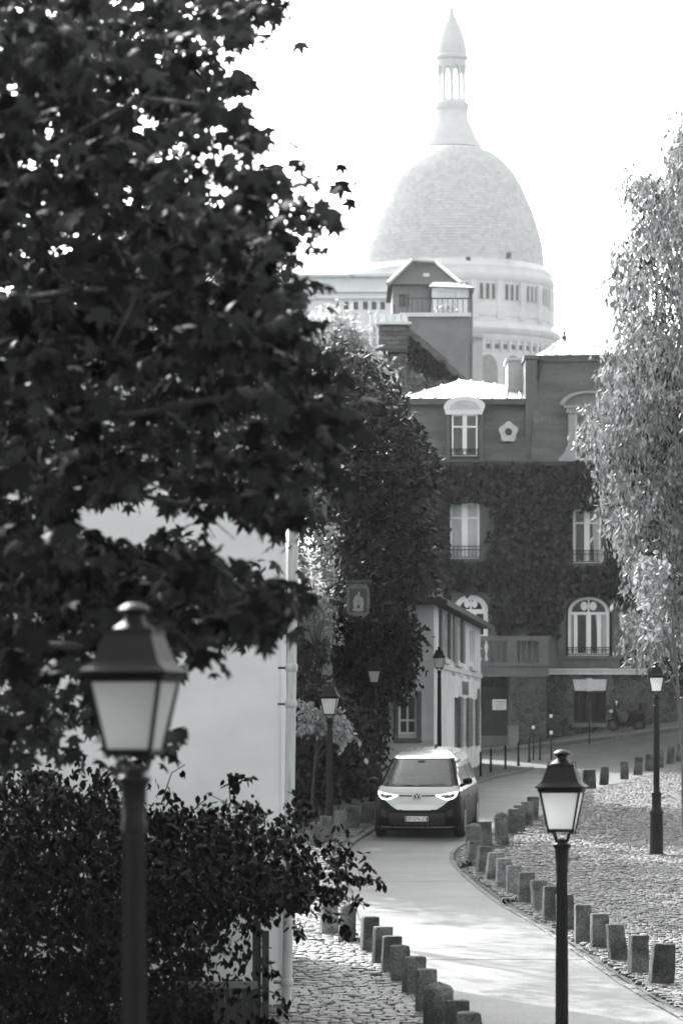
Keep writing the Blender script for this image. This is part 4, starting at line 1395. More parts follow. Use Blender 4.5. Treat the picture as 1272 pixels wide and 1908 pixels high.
for k in range(14):
    a0, a1 = .0 + math.pi * k / 14, math.pi * (k + 1) / 14
    e = lambda s_, a: (c + (U(1150) - c) * s_ * math.cos(a), Z(757) + .01 + (Z(731) - Z(757)) * s_ * math.sin(a))
    mpoly(q, fE, [e(.84, a0), e(1.02, a0), e(1.02, a1), e(.84, a1)], .05, .24)
q.build("pediment_moulding", M_dormer, do)
# street name plate
sp = thing("street_name_plate", "dark enamel street name plate with rounded top on the house wall", "sign", (U(1167), D4 - .02, Z(1238)))
q = MB()
poly = [(-.26, -.22), (.26, -.22), (.26, .12)] + [(.26 * math.cos(a), .12 + .16 * math.sin(a)) for a in np.linspace(.2, math.pi - .2, 8)] + [(-.26, .12)]
q.prism_xz(poly, -.03, .0); q.build("plate", M_enamel, sp)
rotf = (math.radians(90), 0, 0)
text("18e Arrt", .07, (0, -.034, .19), rotf, M_sign_white, sp)
text("RUE DES", .095, (0, -.034, .07), rotf, M_sign_white, sp)
text("SAULES", .125, (0, -.034, -.09), rotf, M_sign_white, sp)

# ================================================================== house with shutters on the corner (restaurant)
DA, DB = 105.0, 131.0
XA = (808 - 636) / F * DA; XB = (895 - 636) / F * DB
zE = ZC + (HY - 1117) / F * DA
mr = thing("corner_restaurant", "pale two storey corner house with dark shutters behind the van", "house", (XA, DA, float(zg(XA, DA))))
lx, ly, lz = mr.location
dv = Vector((XB - XA, DB - DA, 0)); LN = dv.length; dv.normalize()
nv = Vector((dv.y, -dv.x, 0))
fs_ = lambda u, v, w_: (dv.x * u + nv.x * w_, dv.y * u + nv.y * w_, v - lz)
def su(px):      # distance along the side wall seen at column px
    k = (px - 636) / F
    # XA + dv.x*u = k*(DA + dv.y*u)
    return (k * DA - XA) / (dv.x - k * dv.y)
def sv(px, py):
    d = DA + dv.y * su(px)
    return ZC + (HY - py) / F * d
ups = [(822, 830, 1135, 1207), (846, 854, 1151, 1215), (868, 876, 1160, 1222)]
z_up0, z_up1 = sv(835, 1226), sv(835, 1146)
uw = [(su(823), su(833)), (su(847), su(857)), (su(874), su(884))]
holes = [(a, b, z_up0, z_up1) for a, b in uw]
z_d0, z_d1 = sv(852, 1392), sv(852, 1300)
dw = [(su(846), su(853.5), z_d0 - 1.4, z_d1), (su(858), su(868), z_d0, z_d1), (su(876), su(885), z_d0, z_d1)]
holes += [tuple(h) for h in dw]
mb = MB()
wall_holes(mb, fs_, 0, LN, lz - 1.0, zE, holes, .3)
mb.build("side_wall", M_stucco_pink, mr)
# front wall (faces the camera), extends to the left
fw = lambda u, v, w_: (u - lx, -w_, v - lz)
Uf = lambda px: (px - 636) / F * DA
Zf = lambda py: ZC + (HY - py) / F * DA
fh = [(Uf(742), Uf(776), Zf(1368), Zf(1296))]
mb = MB(); wall_holes(mb, fw, Uf(600), XA, lz - 1.0, zE, fh, .3)
mb.build("front_wall", M_stucco_pink, mr)
window(mr, fw, *fh[0], -.2, bar=.06, mid=.05, trans=.36)
q = MB()
for (a, b, c, e) in ((fh[0][0] - .13, fh[0][0] - .005, fh[0][2] - .1, fh[0][3] + .12), (fh[0][1] + .005, fh[0][1] + .13, fh[0][2] - .1, fh[0][3] + .12), (fh[0][0] - .13, fh[0][1] + .13, fh[0][2] - .24, fh[0][2] - .105)):
    mbox(q, fw, a, b, c, e, 0, .06)
q.build("window_surround", M_stucco_grey, mr)
q = MB(); mbox(q, fw, Uf(600), XA - .01, Zf(1381), Zf(1376), 0, .05); q.build("plinth_band", M_stucco_pink, mr)
mb = MB(); mb.add([(0.02, .02, zE - lz), (LN * dv.x - .02, LN * dv.y, zE - lz), (LN * dv.x - 7, LN * dv.y + .3, zE - lz), (Uf(600) - lx, .02, zE - lz)], [(0, 1, 2, 3)])
mb.add([fs_(LN, lz - 1, 0), fs_(LN, zE, 0), (LN * dv.x - 7, LN * dv.y + .3, zE - lz), (LN * dv.x - 7, LN * dv.y + .3, -1)], [(0, 1, 2, 3)])
mb.build("rear_wall", M_stucco_pink, mr)
# eaves / roof
mb = MB()
e0 = fs_(-.35, zE, .38); e1 = fs_(LN + .4, zE, .38)
ridge0 = (-1.4, 3.0, zE - lz + .75); ridge1 = (LN * dv.x - 3.2, LN * dv.y - 2, zE - lz + .75)
lf = (Uf(600) - lx, -.35, zE - lz)
mb.add([e0, e1, ridge1, ridge0, lf, (lf[0], LN * dv.y, zE - lz)], [(0, 1, 2, 3), (0, 3, 4), (4, 3, 2, 5)])
lo = [(v[0], v[1], v[2] - .16) for v in (e0, e1, ridge1, ridge0, lf)]
mb.add([e0, e1, lo[0], lo[1], lf, lo[4]], [(0, 1, 3, 2), (0, 2, 5, 4)])
mb.add([lo[0], lo[1], fs_(LN, zE - .15, 0), fs_(0, zE - .15, 0), lo[4], (lf[0], 0, zE - lz - .15)], [(0, 1, 2, 3), (0, 3, 5, 4)])
ro = mb.build("roof", M_rooftile, mr, fix=False)
# pantiles along the front eaves
tm = MB()
tile_me = MB().add([(-.1, 0, 0), (-.05, 0, .05), (.05, 0, .05), (.1, 0, 0), (-.1, .4, .08), (-.05, .4, .13), (.05, .4, .13), (.1, .4, .08)], [(0, 1, 5, 4), (1, 2, 6, 5), (2, 3, 7, 6), (0, 3, 2, 1)]).mesh("tile", M_rooftile)
xx = Uf(700) - lx
while xx < .2:
    for rr_ in range(3):
        o = link("tile", tile_me, ro); o.location = (xx + (rr_ % 2) * .0, -.38 + rr_ * .38, zE - lz + .02 + rr_ * .095)
    xx += .215
# string course and shutters
zs = sv(840, 1246)
q = MB(); mbox(q, fs_, 0, LN + .05, zs - .07, zs + .07, 0, .06); q.build("string_course", M_trim, mr)
q = MB(); mbox(q, fs_, 0.0, LN + .05, lz - 1, lz + .5, 0, .03); q.build("plinth", M_stucco_pink, mr)
def shutter(u0, u1, v0, v1):
    q = MB(); mbox(q, fs_, u0, u1, v0, v1, .02, .07)
    so = q.build("shutter", M_shutter, mr)
    n_ = 10
    for k in range(n_):
        vv = v0 + (v1 - v0) * (k + .5) / n_
        q = MB(); mbox(q, fs_, u0 + .08, u1 - .08, vv - .06, vv + .05, .071, .09); q.build("louvre", M_shutter, so)
for (a, b) in uw[:2]:
    window(mr, fs_, a, b, z_up0, z_up1, -.2, bar=.1, mid=.12)
    w_ = (b - a) * .55
    shutter(a - w_ - .05, a - .02, z_up0 - .05, z_up1 + .05)
    shutter(b + .02, b + w_ * .9 + .05, z_up0 - .05, z_up1 + .05)
window(mr, fs_, uw[2][0], uw[2][1], z_up0, z_up1, -.12, bar=.1, mid=.1, m=M_stucco_pink, glass=M_stucco_pink)
q = MB()
for (a, b) in uw:
    mbox(q, fs_, a - .2, b + .2, z_up0 - .2, z_up0 - .06, 0, .12)
q.build("window_sill", M_trim, mr)
for i, h in enumerate(dw):
    wo = window(mr, fs_, h[0], h[1], h[2], h[3], -.2, name="door" if i == 0 else "window", bar=.12, mid=.1)
    if i:
        w_ = (h[1] - h[0]) * .5
        shutter(h[1] + .02, h[1] + w_, h[2] - .02, h[3] + .04)
        shutter(h[0] - w_, h[0] - .02, h[2] - .02, h[3] + .04)
# painted lettering on the side wall
uT = su(866)
ang = math.atan2(dv.y, dv.x)
text("RESTAURANT", .62, fs_(uT, sv(866, 1284), .012), (math.radians(90), 0, ang), M_signgrey, mr, extrude=.006)
# carriage lamp-like plaque on the corner end
q = MB(); mpoly(q, fs_, [(su(889) + .35 * math.cos(a), sv(889, 1306) + .42 * math.sin(a)) for a in np.linspace(0, 2 * math.pi, 14)[:-1]], 0, .08); q.build("wall_plaque", M_signgrey, mr)
for k, p in enumerate((842, 856, 870, 884)):
    uu = su(p); q = MB(); mbox(q, fs_, uu - .06, uu + .06, zs - .2, zs - .08, 0, .10); q.build("wall_bracket", M_stucco_pink, mr)

# ================================================================== white gable house at left
D5 = 46.5
U5 = lambda px: (px - 636) / F * D5
Z5 = lambda py: ZC + (HY - py) / F * D5
wh = thing("white_house", "white plastered gable house behind the bushes on the left", "house", (U5(527), D5, float(zg(-1, D5))))
lx, ly, lz = wh.location
zt = Z5(712) - lz
W5 = 12.0
mb = MB()
b_ = -1.5
ridge = zt + 1.6
mb.add([(0, 0, b_), (0, 0, zt), (-W5 / 2, 0, ridge), (-W5, 0, zt), (-W5, 0, b_), (-.5, 9, b_), (-.5, 9, zt), (-W5 / 2, 9, ridge), (-W5, 9, zt), (-W5, 9, b_)],
       [(0, 1, 2, 3, 4), (0, 5, 6, 1), (5, 9, 8, 7, 6), (9, 4, 3, 8), (1, 6, 7, 2), (2, 7, 8, 3)])
mb.build("wall", M_stucco_white, wh)
mb = MB().boxr(-.02, .035, -.035, .25, b_, zt - .1).build("corner_pilaster", M_stucco_white, wh)
mb = MB()
mb.add([(.35, -.3, zt - .05), (-W5 / 2, -.3, ridge + .1), (-.2, 9.2, zt - .05), (-W5 / 2, 9.2, ridge + .1), (.35, -.3, zt - .17), (-W5 / 2, -.3, ridge - .02), (-.2, 9.2, zt - .17), (-W5 / 2, 9.2, ridge - .02)],
       [(0, 1, 3, 2), (4, 5, 7, 6), (0, 4, 5, 1), (0, 2, 6, 4)])
mb.add([(-W5 - .35, -.3, zt - .05), (-W5 / 2 - .01, -.3, ridge + .1), (-W5 - .35, 9.2, zt - .05), (-W5 / 2 - .01, 9.2, ridge + .1)], [(0, 1, 3, 2)])
ro = mb.build("roof", M_rooftile, wh, fix=False)
tile2 = MB().add([(0, -.09, 0), (0, -.05, .06), (0, .05, .06), (0, .09, 0), (-.4, -.09, .12), (-.4, -.05, .18), (-.4, .05, .18), (-.4, .09, .12)], [(0, 1, 5, 4), (1, 2, 6, 5), (2, 3, 7, 6), (0, 3, 2, 1)]).mesh("tile", M_rooftile)
for r_ in range(3):
    for k in range(46):
        o = link("tile", tile2, ro)
        yy = -.2 + k * .2
        o.location = (.38 - .53 * max(0, yy) / 9 - r_ * .38, yy, zt - .05 + r_ * .105)
# leaning pipe
p0 = Pt(533, 1960, 45.4); p1 = Pt(551, 700, 45.9)
dp = thing("leaning_drainpipe", "pale leaning drainpipe in front of the white house corner", "drainpipe", (p0[0], p0[1], float(zg(p0[0], p0[1]))))
l = dp.location
q0 = Vector((p0[0] - l.x, p0[1] - l.y, -.2)); q1 = Vector(p1) - Vector(l)
MB().tube([q0, q0.lerp(q1, .5), q1], [.062, .060, .055], 14).build("pipe", M_pipe, dp, True)
for f_ in (.08, .5, .555, .86):
    c_ = q0.lerp(q1, f_)
    MB().tube([c_ - Vector((0, 0, .05)), c_ - Vector((0, 0, .03)), c_ + Vector((0, 0, .03)), c_ + Vector((0, 0, .05))], [.062, .074, .074, .062], 14).build("collar", M_pipe, dp, True)
    MB().boxr(c_.x - .16, c_.x - .05, c_.y - .01, c_.y + .3, c_.z - .012, c_.z + .012).build("wall_clip", M_iron_grey, dp)

# wooden fence at the bottom left
D6 = 41.5
U6 = lambda px: (px - 636) / F * D6
Z6 = lambda py: ZC + (HY - py) / F * D6
fe = thing("garden_fence", "dark wooden garden fence with pale capping below the bush", "fence", (U6(465), D6, float(zg(U6(465), D6))))
lx, ly, lz = fe.location
k = 0
pw = (U6(480) - U6(318)) / 16
for k in range(16):
    a = U6(318) + pw * k - lx
    MB().boxr(a + .0015, a + pw - .0015, -.012 + random.uniform(-.006, .006), .014, -.25, Z6(1842) - lz + random.uniform(-.006, .003)).build("plank", M_fence, fe)
MB().boxr(U6(316) - lx, U6(480) - lx, -.05, .05, Z6(1842) + .006 - lz, Z6(1829) - lz).build("capping", M_fencecap, fe)
for a, b, top in ((470, 486, 1716), (488, 501, 1735)):
    MB().boxr(U6(a) - lx, U6(b) - lx, .06 - .05 * (a > 480), .16, -.25, Z6(top) - lz).build("post", M_fence, fe)
MB().boxr(U6(318) - lx, U6(478) - lx, .016, .05, Z6(1900) - lz, Z6(1893) - lz).build("rail", M_fence, fe)

# ================================================================== ivy grown stone house on the left behind the lamp
D7 = 92.0
U7 = lambda px: (px - 636) / F * D7
Z7 = lambda py: ZC + (HY - py) / F * D7
sh = thing("stone_house", "weathered stone house corner overgrown with creeper left of the van", "house", (U7(618), D7, float(zg(0, D7))))
lx, ly, lz = sh.location
ms = mat("weathered_wall", .17, .9, .3, 2.5, .6, 14, big=.3, bigscale=.8)
mb = MB()
h7 = Z7(1120) - lz
mb.add([(0, 0, -1), (0, 0, h7), (-9, 0, h7), (-9, 0, -1), (-.04, 13, -1), (-.04, 13, h7), (-9, 13, h7), (-9, 13, -1)], [(0, 1, 2, 3), (0, 4, 5, 1), (4, 7, 6, 5), (7, 3, 2, 6), (1, 5, 6, 2)])
mb.build("wall", ms, sh)
for k in range(26):
    zz = -.4 + k * .3
    if zz + .28 > h7: break
    wd_ = .42 if k % 2 else .26
    MB().boxr(-wd_, .02, -.025, .28, zz + .01, zz + .29).build("quoin_stone", piece_mat("quoin", .13, .24), sh)
mb = MB(); mb.add([(.3, -.4, h7 - .05), (.2, 13.4, h7 - .05), (-4, 13.4, h7 + 1.2), (-4, -.4, h7 + 1.2), (-9.4, -.4, h7), (-9.4, 13.4, h7)], [(0, 1, 2, 3), (3, 2, 5, 4)])
mb.build("roof", M_rooftile, sh, fix=False)
mb = MB().boxr(U7(572) - U7(618), U7(590) - U7(618), -.03, .02, Z7(1318) - lz, Z7(1276) - lz).build("window", M_darkglass, sh)
mb = MB().boxr(U7(600) - U7(618), U7(609) - U7(618), -.05, .0, Z7(965) - lz, Z7(925) - lz).build("shutter", M_shutter, sh)

# ================================================================== hanging sign
D8 = 97.0
s8 = F / D8
hs = thing("hanging_sign", "ornate scalloped hanging inn sign on an iron bracket above the van", "sign", Pt(667, 1118, D8))
w_, h_ = 21 / s8, 29 / s8
n_ = 60
pts = []
for k in range(n_):
    a = 2 * math.pi * k / n_
    c, s_ = math.cos(a), math.sin(a)
    x_ = math.copysign(abs(c) ** .35, c) * w_; z_ = math.copysign(abs(s_) ** .35, s_) * h_
    sc = 1 + .045 * math.cos(k * math.pi / 2.5)
    pts.append((x_ * sc, z_ * sc))
q = MB().prism_xz(pts, -.03, .03); q.build("board", M_signgrey, hs)
q = MB().prism_xz([(-w_ * .78, -h_ * .8), (w_ * .78, -h_ * .8), (w_ * .78, h_ * .72), (-w_ * .78, h_ * .72)], -.036, -.0305); q.build("painted_panel", mat("painted_panel", .06, .6, .4, 9), hs)
q = MB()
for (a, b, rx_, rz_) in ((.05, .42, .10, .12), (-.05, .0, .36, .34), (-.25, -.2, .2, .4), (.3, -.2, .2, .4), (0, -.62, .5, .12)):
    q.prism_xz([((a + rx_ * math.cos(2 * math.pi * k / 14)) * w_, (b + rz_ * math.sin(2 * math.pi * k / 14)) * h_) for k in range(14)], -.043 - .001 * rx_, -.0365)
q.build("painted_figures", M_sign_art, hs)
q = MB().tube([(-.95, 0, h_ * 1.22), (.36, 0, h_ * 1.22)], .022, 6).tube([(-.95, 0, h_ * .6), (-.6, 0, h_ * .95), (-.3, 0, h_ * 1.2)], .015, 6)
q.build("bracket", M_iron_grey, hs)
q = MB()
for k in range(9):
    a = -w_ * 1.05 + 2.1 * w_ * k / 8
    q.lathe([(.01, -.05), (.035, -.02), (.035, .02), (.01, .05)], 6, (a, 0, h_ * 1.16))
q.boxr(-w_ * 1.1, w_ * 1.1, -.015, .015, h_ * 1.13, h_ * 1.25)
q.build("scalloped_valance", M_trimdark, hs)
for a in (-.7, .7):
    MB().tube([(a * w_, 0, h_ * .95), (a * w_, 0, h_ * 1.18)], .008, 5).build("hook", M_iron_grey, hs)

# ================================================================== iron posts on the corner pavement
post_me = {}
PO = [(895, 1402), (914, 1396), (941, 1391), (965, 1383), (985, 1377), (1005, 1373)]
for i, (p, t_) in enumerate(PO):
    x, d, z = gsolve(p, t_, .78)
    o = link("iron_post", MB().lathe([(.055, -.05), (.055, .03), (.04, .06), (.034, .66), (.042, .68), (.042, .71), (.034, .73), (.043, .76), (.03, .80), (.008, .82)], 12).mesh("iron_post", M_iron, True))
    o.location = (x, d, z)
    tag(o, f"{['first','second','third','fourth','fifth','sixth'][i]} short black iron post from the left along the kerb behind the van", "bollard", "black iron posts along the kerb")
for p, tp, bt, lab in ((993, 1352, 1416, "tall iron post with white ball top, left of the pair on the corner"), (1026, 1331, 1416, "tallest iron post with white ball and white band on the corner"), (1097, 1300, 1386, "thin dark sign pole in front of the barred ground floor window")):
    x, d, z = gsolve(p, bt)
    hh = (bt - tp) / F * d
    t = thing("iron_pole", lab, "pole", (x, d, z))
    MB().lathe([(.035, -.05), (.03, .1), (.026, hh - .12)], 10).build("shaft", M_iron, t, True)
    mt = M_sign_white if p < 1090 else M_iron
    MB().lathe([(.02, hh - .13), (.05, hh - .10), (.055, hh - .05), (.04, hh - .01), (.01, hh)], 12).build("ball_top", mt, t, True)
    if p == 1026:
        MB().lathe([(.03, hh * .55), (.055, hh * .57), (.055, hh * .62), (.03, hh * .64)], 12).build("white_band", mt, t, True)

# ================================================================== parked scooter
x, d, z = gsolve(1166, 1368)
d = min(d, 138.8)
x = (1166 - 636) / F * d
sk = thing("motor_scooter", "dark motor scooter parked against the stone wall", "scooter", (x, d, float(zg(x, d)) + .1), math.radians(8))
for wx in (-.48, .46):
    o = MB().tube([(wx, -.05, .24), (wx, .05, .24)], .24, 20).build("wheel", M_rubber, sk)
    MB().tube([(wx, -.055, .24), (wx, .055, .24)], .12, 14).build("rim", M_iron_grey, o)
MB().prism_xz([(-.36, .2), (.1, .17), (.28, .3), (.62, .42), (.64, .62), (.15, .66), (.05, .36), (-.25, .32), (-.42, .78), (-.52, .80), (-.50, .45)], -.16, .16).build("body", M_cardark, sk)
MB().prism_xz([(.05, .66), (.66, .63), (.70, .74), (.4, .80), (.1, .76)], -.14, .14).build("seat", M_blackplastic, sk)
MB().tube([(-.40, -.30, .92), (-.42, -.1, .96), (-.42, .1, .96), (-.40, .30, .92)], .022, 6).tube([(-.45, 0, .6), (-.42, 0, .96)], .03, 6).build("handlebar", M_blackplastic, sk)
MB().lathe([(.02, -.05), (.08, -.03), (.09, .03), (.05, .06)], 12, (-.54, 0, .72)).build("headlight", M_sign_white, sk, True)
MB().box((-.42, -.27, 1.06), (.05, .12, .08)).tube([(-.42, -.25, .93), (-.42, -.26, 1.03)], .01, 5).build("mirror", M_sign_white, sk)
MB().prism_xz([(.5, .76), (.72, .76), (.74, 1.0), (.5, 1.0)], -.17, .17).build("top_box", M_blackplastic, sk)
MB().prism_xz([(-.72, .40), (-.48, .50), (-.25, .42), (-.3, .36), (-.48, .42), (-.68, .33)], -.08, .08).build("front_mudguard", M_cardark, sk)

# ================================================================== two tone van
vx = (776 - 636) / F * 85.3
VAN = thing("electric_van", "two tone white and dark van driving towards the camera with lights on", "van", (vx, 85.3, float(zg(vx, 85.3)) + .004))
VAN.rotation_euler = (math.atan(.036), 0, -math.atan(.60 / 4.7))
ZS = np.array([.17, .22, .30, .45, .60, .75, .90, 1.02, 1.10, 1.15, 1.30, 1.50, 1.68, 1.735, 1.79, 1.84, 1.875, 1.90, 1.91])
YF = np.array([.14, .07, .03, .0, .0, .02, .06, .13, .22, .30, .52, .82, 1.10, 1.19, 1.36, 1.62, 1.95, 2.4, 2.75])
WS = np.array([.90, .945, .97, .985, .985, .98, .968, .945, .915, .895, .845, .785, .725, .70, .655, .58, .48, .3, .1])
YR = np.array([4.62, 4.68, 4.70, 4.71, 4.71, 4.70, 4.69, 4.68, 4.67, 4.66, 4.63, 4.58, 4.5, 4.46, 4.35, 4.15, 3.9, 3.5, 3.1])
def pc(z, A): return float(np.interp(z, ZS, A))
NE = 3.6
def front_y(x, z, off=0.0):
    w_ = pc(z, WS); R_ = .55
    a = min(abs(x) / w_, .999)
    return pc(z, YF) + R_ * (1 - (1 - a ** NE) ** (1 / NE)) - off
zl = np.concatenate([np.linspace(.17, .30, 6), np.linspace(.315, 1.15, 68)[0:], np.linspace(1.165, 1.74, 30), np.linspace(1.75, 1.91, 20)])
NF, NSD, NB = 121, 30, 41
def ring(z):
    w_ = pc(z, WS); yf = pc(z, YF); yr = pc(z, YR)
    R_ = min(.55, (yr - yf) * .35); Rr = min(.35, (yr - yf) * .25)
    pts = []
    for t_ in np.linspace(-1, 1, NF):
        a = t_ * .9995
        a = math.copysign(1 - (1 - abs(a)) ** 1.7, a)
        pts.append((a * w_, yf + R_ * (1 - (1 - abs(a) ** NE) ** (1 / NE))))
    for k in range(1, NSD + 1):
        pts.append((w_, yf + R_ + (yr - Rr - yf - R_) * k / (NSD + 1)))
    for t_ in np.linspace(1, -1, NB):
        a = math.copysign(1 - (1 - abs(t_ * .9995)) ** 1.7, t_)
        pts.append((a * w_, yr - Rr * (1 - (1 - abs(a) ** 4) ** .25)))
    for k in range(NSD, 0, -1):
        pts.append((-w_, yf + R_ + (yr - Rr - yf - R_) * k / (NSD + 1)))
    return pts
NR = NF + NB + 2 * NSD
GV = np.zeros((len(zl), NR, 3))
for i, z in enumerate(zl):
    p = np.array(ring(z)); GV[i, :, :2] = p; GV[i, :, 2] = z
def zone(x, y, z, k):
    """which panel a face belongs to"""
    ax = abs(x)
    w_ = pc(z, WS)
    isfront = k < NF and ax < w_ * .985
    if isfront:
        if z > 1.715: return 'roof'
        if z > 1.155:
            lim = w_ - .075
            return 'windscreen' if ax < lim and z < 1.70 else 'pillar'
        vb = .625 + (.0 if ax < .42 else ((ax - .42) / .46) ** 1.25 * .30) + .02 * (ax / .5) ** 2
        if z > vb: return 'bonnet'
        if z > .30 and z < .56 and ax < .62: return 'grille'
        if z < .27: return 'sill'
        return 'lower'
    # sides and rear
    if z > 1.665: return 'roof'
    if z > 1.13 and 1.0 < y < 4.5 and (k < NF + NSD or k >= NF + NSD + NB):
        for a, b in ((1.12, 1.32), (1.38, 2.35), (2.45, 3.4), (3.5, 4.3)):
            if a < y < b and 1.16 < z < 1.60 and y > front_y(0, z) + .35: return 'side_window'
        return 'pillar' if y < 2.4 else 'roof'
    if z > 1.02: return 'bonnet' if y < 1.2 else 'roof'
    if z < .27: return 'sill'
    return 'lower'
panels = {}
for i in range(len(zl) - 1):
    for k in range(NR):
        k2 = (k + 1) % NR
        c = (GV[i, k] + GV[i, k2] + GV[i + 1, k] + GV[i + 1, k2]) / 4
        panels.setdefault(zone(c[0], c[1], c[2], k), []).append((i * NR + k, i * NR + k2, (i + 1) * NR + k2, (i + 1) * NR + k))
allv = GV.reshape(-1, 3)
VM = {'roof': ("roof_panel", M_carwhite), 'bonnet': ("bonnet", M_carwhite), 'windscreen': ("windscreen", M_windscreen), 'pillar': ("window_pillar", M_cardark), 'lower': ("lower_body", M_cardark),
      'grille': ("grille", M_blackplastic), 'sill': ("bumper_sill", M_blackplastic), 'side_window': ("side_window", M_darkglass)}
vp = {}
for key, fcs in panels.items():
    used = sorted({i for f in fcs for i in f})
    mp_ = {a: b for b, a in enumerate(used)}
    mb = MB(); mb.v = [tuple(allv[i]) for i in used]; mb.f = [tuple(mp_[i] for i in f) for f in fcs]
    if key == 'roof':
        top = [tuple(allv[(len(zl) - 1) * NR + k]) for k in range(NR)]
        mb.add(top, [tuple(range(NR))])
    if key == 'sill':
        mb.add([(-.9, .3, .2), (.9, .3, .2), (.9, 4.5, .2), (-.9, 4.5, .2)], [(0, 1, 2, 3)])
    o = mb.build(VM[key][0], VM[key][1], VAN, smooth=False, fix=False)
    o.data.polygons.foreach_set("use_smooth", [True] * len(o.data.polygons))
    vp[key] = o
def on_front(poly, off0, off1, name, m, parent=VAN, refine=3):
    """a plate lying on the curved nose; poly in (x, z)"""
    pp = []
    n_ = len(poly)
    for i in range(n_):
        a, b = poly[i], poly[(i + 1) % n_]
        for r_ in range(refine):
            pp.append((a[0] + (b[0] - a[0]) * r_ / refine, a[1] + (b[1] - a[1]) * r_ / refine))
    cx = sum(p[0] for p in pp) / len(pp); cz = sum(p[1] for p in pp) / len(pp)
    n_ = len(pp)
    vs = [(x, front_y(x, z, off1), z) for x, z in pp] + [(x, front_y(x, z, off0), z) for x, z in pp]
    mid = [(cx + (x - cx) * .5, cz + (z - cz) * .5) for x, z in pp]
    vs += [(x, front_y(x, z, off1), z) for x, z in mid] + [(cx, front_y(cx, cz, off1), cz)]
    fs = []
    for i in range(n_):
        j = (i + 1) % n_
        fs += [(i, j, 2 * n_ + j, 2 * n_ + i), (2 * n_ + i, 2 * n_ + j, 3 * n_), (i, n_ + i, n_ + j, j)]
    return MB().add(vs, fs).build(name, m, parent)
HL = [(.41, .952), (.56, .975), (.72, 1.000), (.885, 1.035), (.89, .985), (.85, .915), (.79, .868), (.70, .852), (.60, .862), (.50, .91)]
for sg in (1, -1):
    P_ = [(sg * a, b) for a, b in HL]
    cx = sum(p[0] for p in P_) / len(P_); cz = sum(p[1] for p in P_) / len(P_) - .002
    hl = on_front(P_, -.01, .008, "headlight", M_blackplastic)
    inner = [(cx + (x - cx) * .81, cz + (z - cz) * .60) for x, z in P_]
    # bright LED outline
    n_ = len(P_)
    mb = MB()
    for i in range(n_):
        j = (i + 1) % n_
        for r_ in range(3):
            a = [(P_[i][0] + (P_[j][0] - P_[i][0]) * q / 3, P_[i][1] + (P_[j][1] - P_[i][1]) * q / 3) for q in (r_, r_ + 1)]
            b = [(inner[i][0] + (inner[j][0] - inner[i][0]) * q / 3, inner[i][1] + (inner[j][1] - inner[i][1]) * q / 3) for q in (r_, r_ + 1)]
            vs = [(x, front_y(x, z, .014), z) for x, z in (a[0], a[1], b[1], b[0])]
            mb.add(vs, [(0, 1, 2, 3)])
    mb.build("led_outline", M_drl, hl, fix=False)
    for lx_ in (.60, .72):
        MB().lathe([(.045, 0), (.04, .012), (.01, .018)], 14, (0, 0, 0)).build("projector_lens", M_rim, hl).matrix_local = Matrix.Translation((sg * lx_, front_y(sg * lx_, .935, .012), .935)) @ Matrix.Rotation(math.radians(90), 4, 'X')
# light bar line between the lamps
for sg in (1, -1):
    on_front([(sg * .11, .955), (sg * .41, .962), (sg * .41, .930), (sg * .11, .925)], -.01, .006, "light_bar", M_iron_grey, vp['bonnet'])
# round emblem: ring with V over W
ez, er = .905, .105
ey = front_y(0, ez, .012)
em = MB().tube([(0, ey - .001, ez), (0, ey + .03, ez)], er, 32).build("emblem", M_iron_grey, VAN)
mb = MB()
for k in range(32):
    a0, a1 = 2 * math.pi * k / 32, 2 * math.pi * (k + 1) / 32
    q = [(er * s_ * math.cos(a), ey - .012, ez + er * s_ * math.sin(a)) for s_, a in ((.84, a0), (1.0, a0), (1.0, a1), (.84, a1))]
    q2 = [(x, y + .011, z) for x, y, z in q]
    mb.add(q + q2, [(0, 1, 2, 3), (0, 3, 7, 4), (1, 2, 6, 5)])
def stroke(a, b, th=.017):
    d_ = Vector((b[0] - a[0], 0, b[1] - a[1])); d_.normalize()
    n2 = Vector((-d_.z, 0, d_.x)) * th / 2
    A = Vector((a[0], 0, a[1])); B = Vector((b[0], 0, b[1]))
    q = [A + n2, B + n2, B - n2, A - n2]
    mb.add([(p.x, ey - .012, ez + p.z) for p in q] + [(p.x, ey - .0015, ez + p.z) for p in q], [(0, 1, 2, 3), (0, 1, 5, 4), (2, 3, 7, 6)])
for sg in (1, -1):
    stroke((sg * .036, .082), (sg * .002, .012)); stroke((sg * .076, .048), (sg * .036, -.078)); stroke((sg * .036, -.078), (sg * .004, .0))
mb.build("emblem_letters", M_plate, em)
# number plate
pz = .435; py_ = front_y(0, pz, .03)
pl = MB().boxr(-.26, .26, py_ - .012, py_ + .03, pz - .055, pz + .055).build("number_plate", M_plate, VAN)
text("GP-076-ZX", .105, (0.01, py_ - .014, pz - .002), (math.radians(90), 0, 0), M_black, pl, extrude=.001)
MB().boxr(-.258, -.222, py_ - .0135, py_ - .0122, pz - .053, pz + .053).build("plate_band", M_signgrey, pl)
MB().boxr(.222, .258, py_ - .0135, py_ - .0122, pz - .053, pz + .053).build("plate_band", M_signgrey, pl)
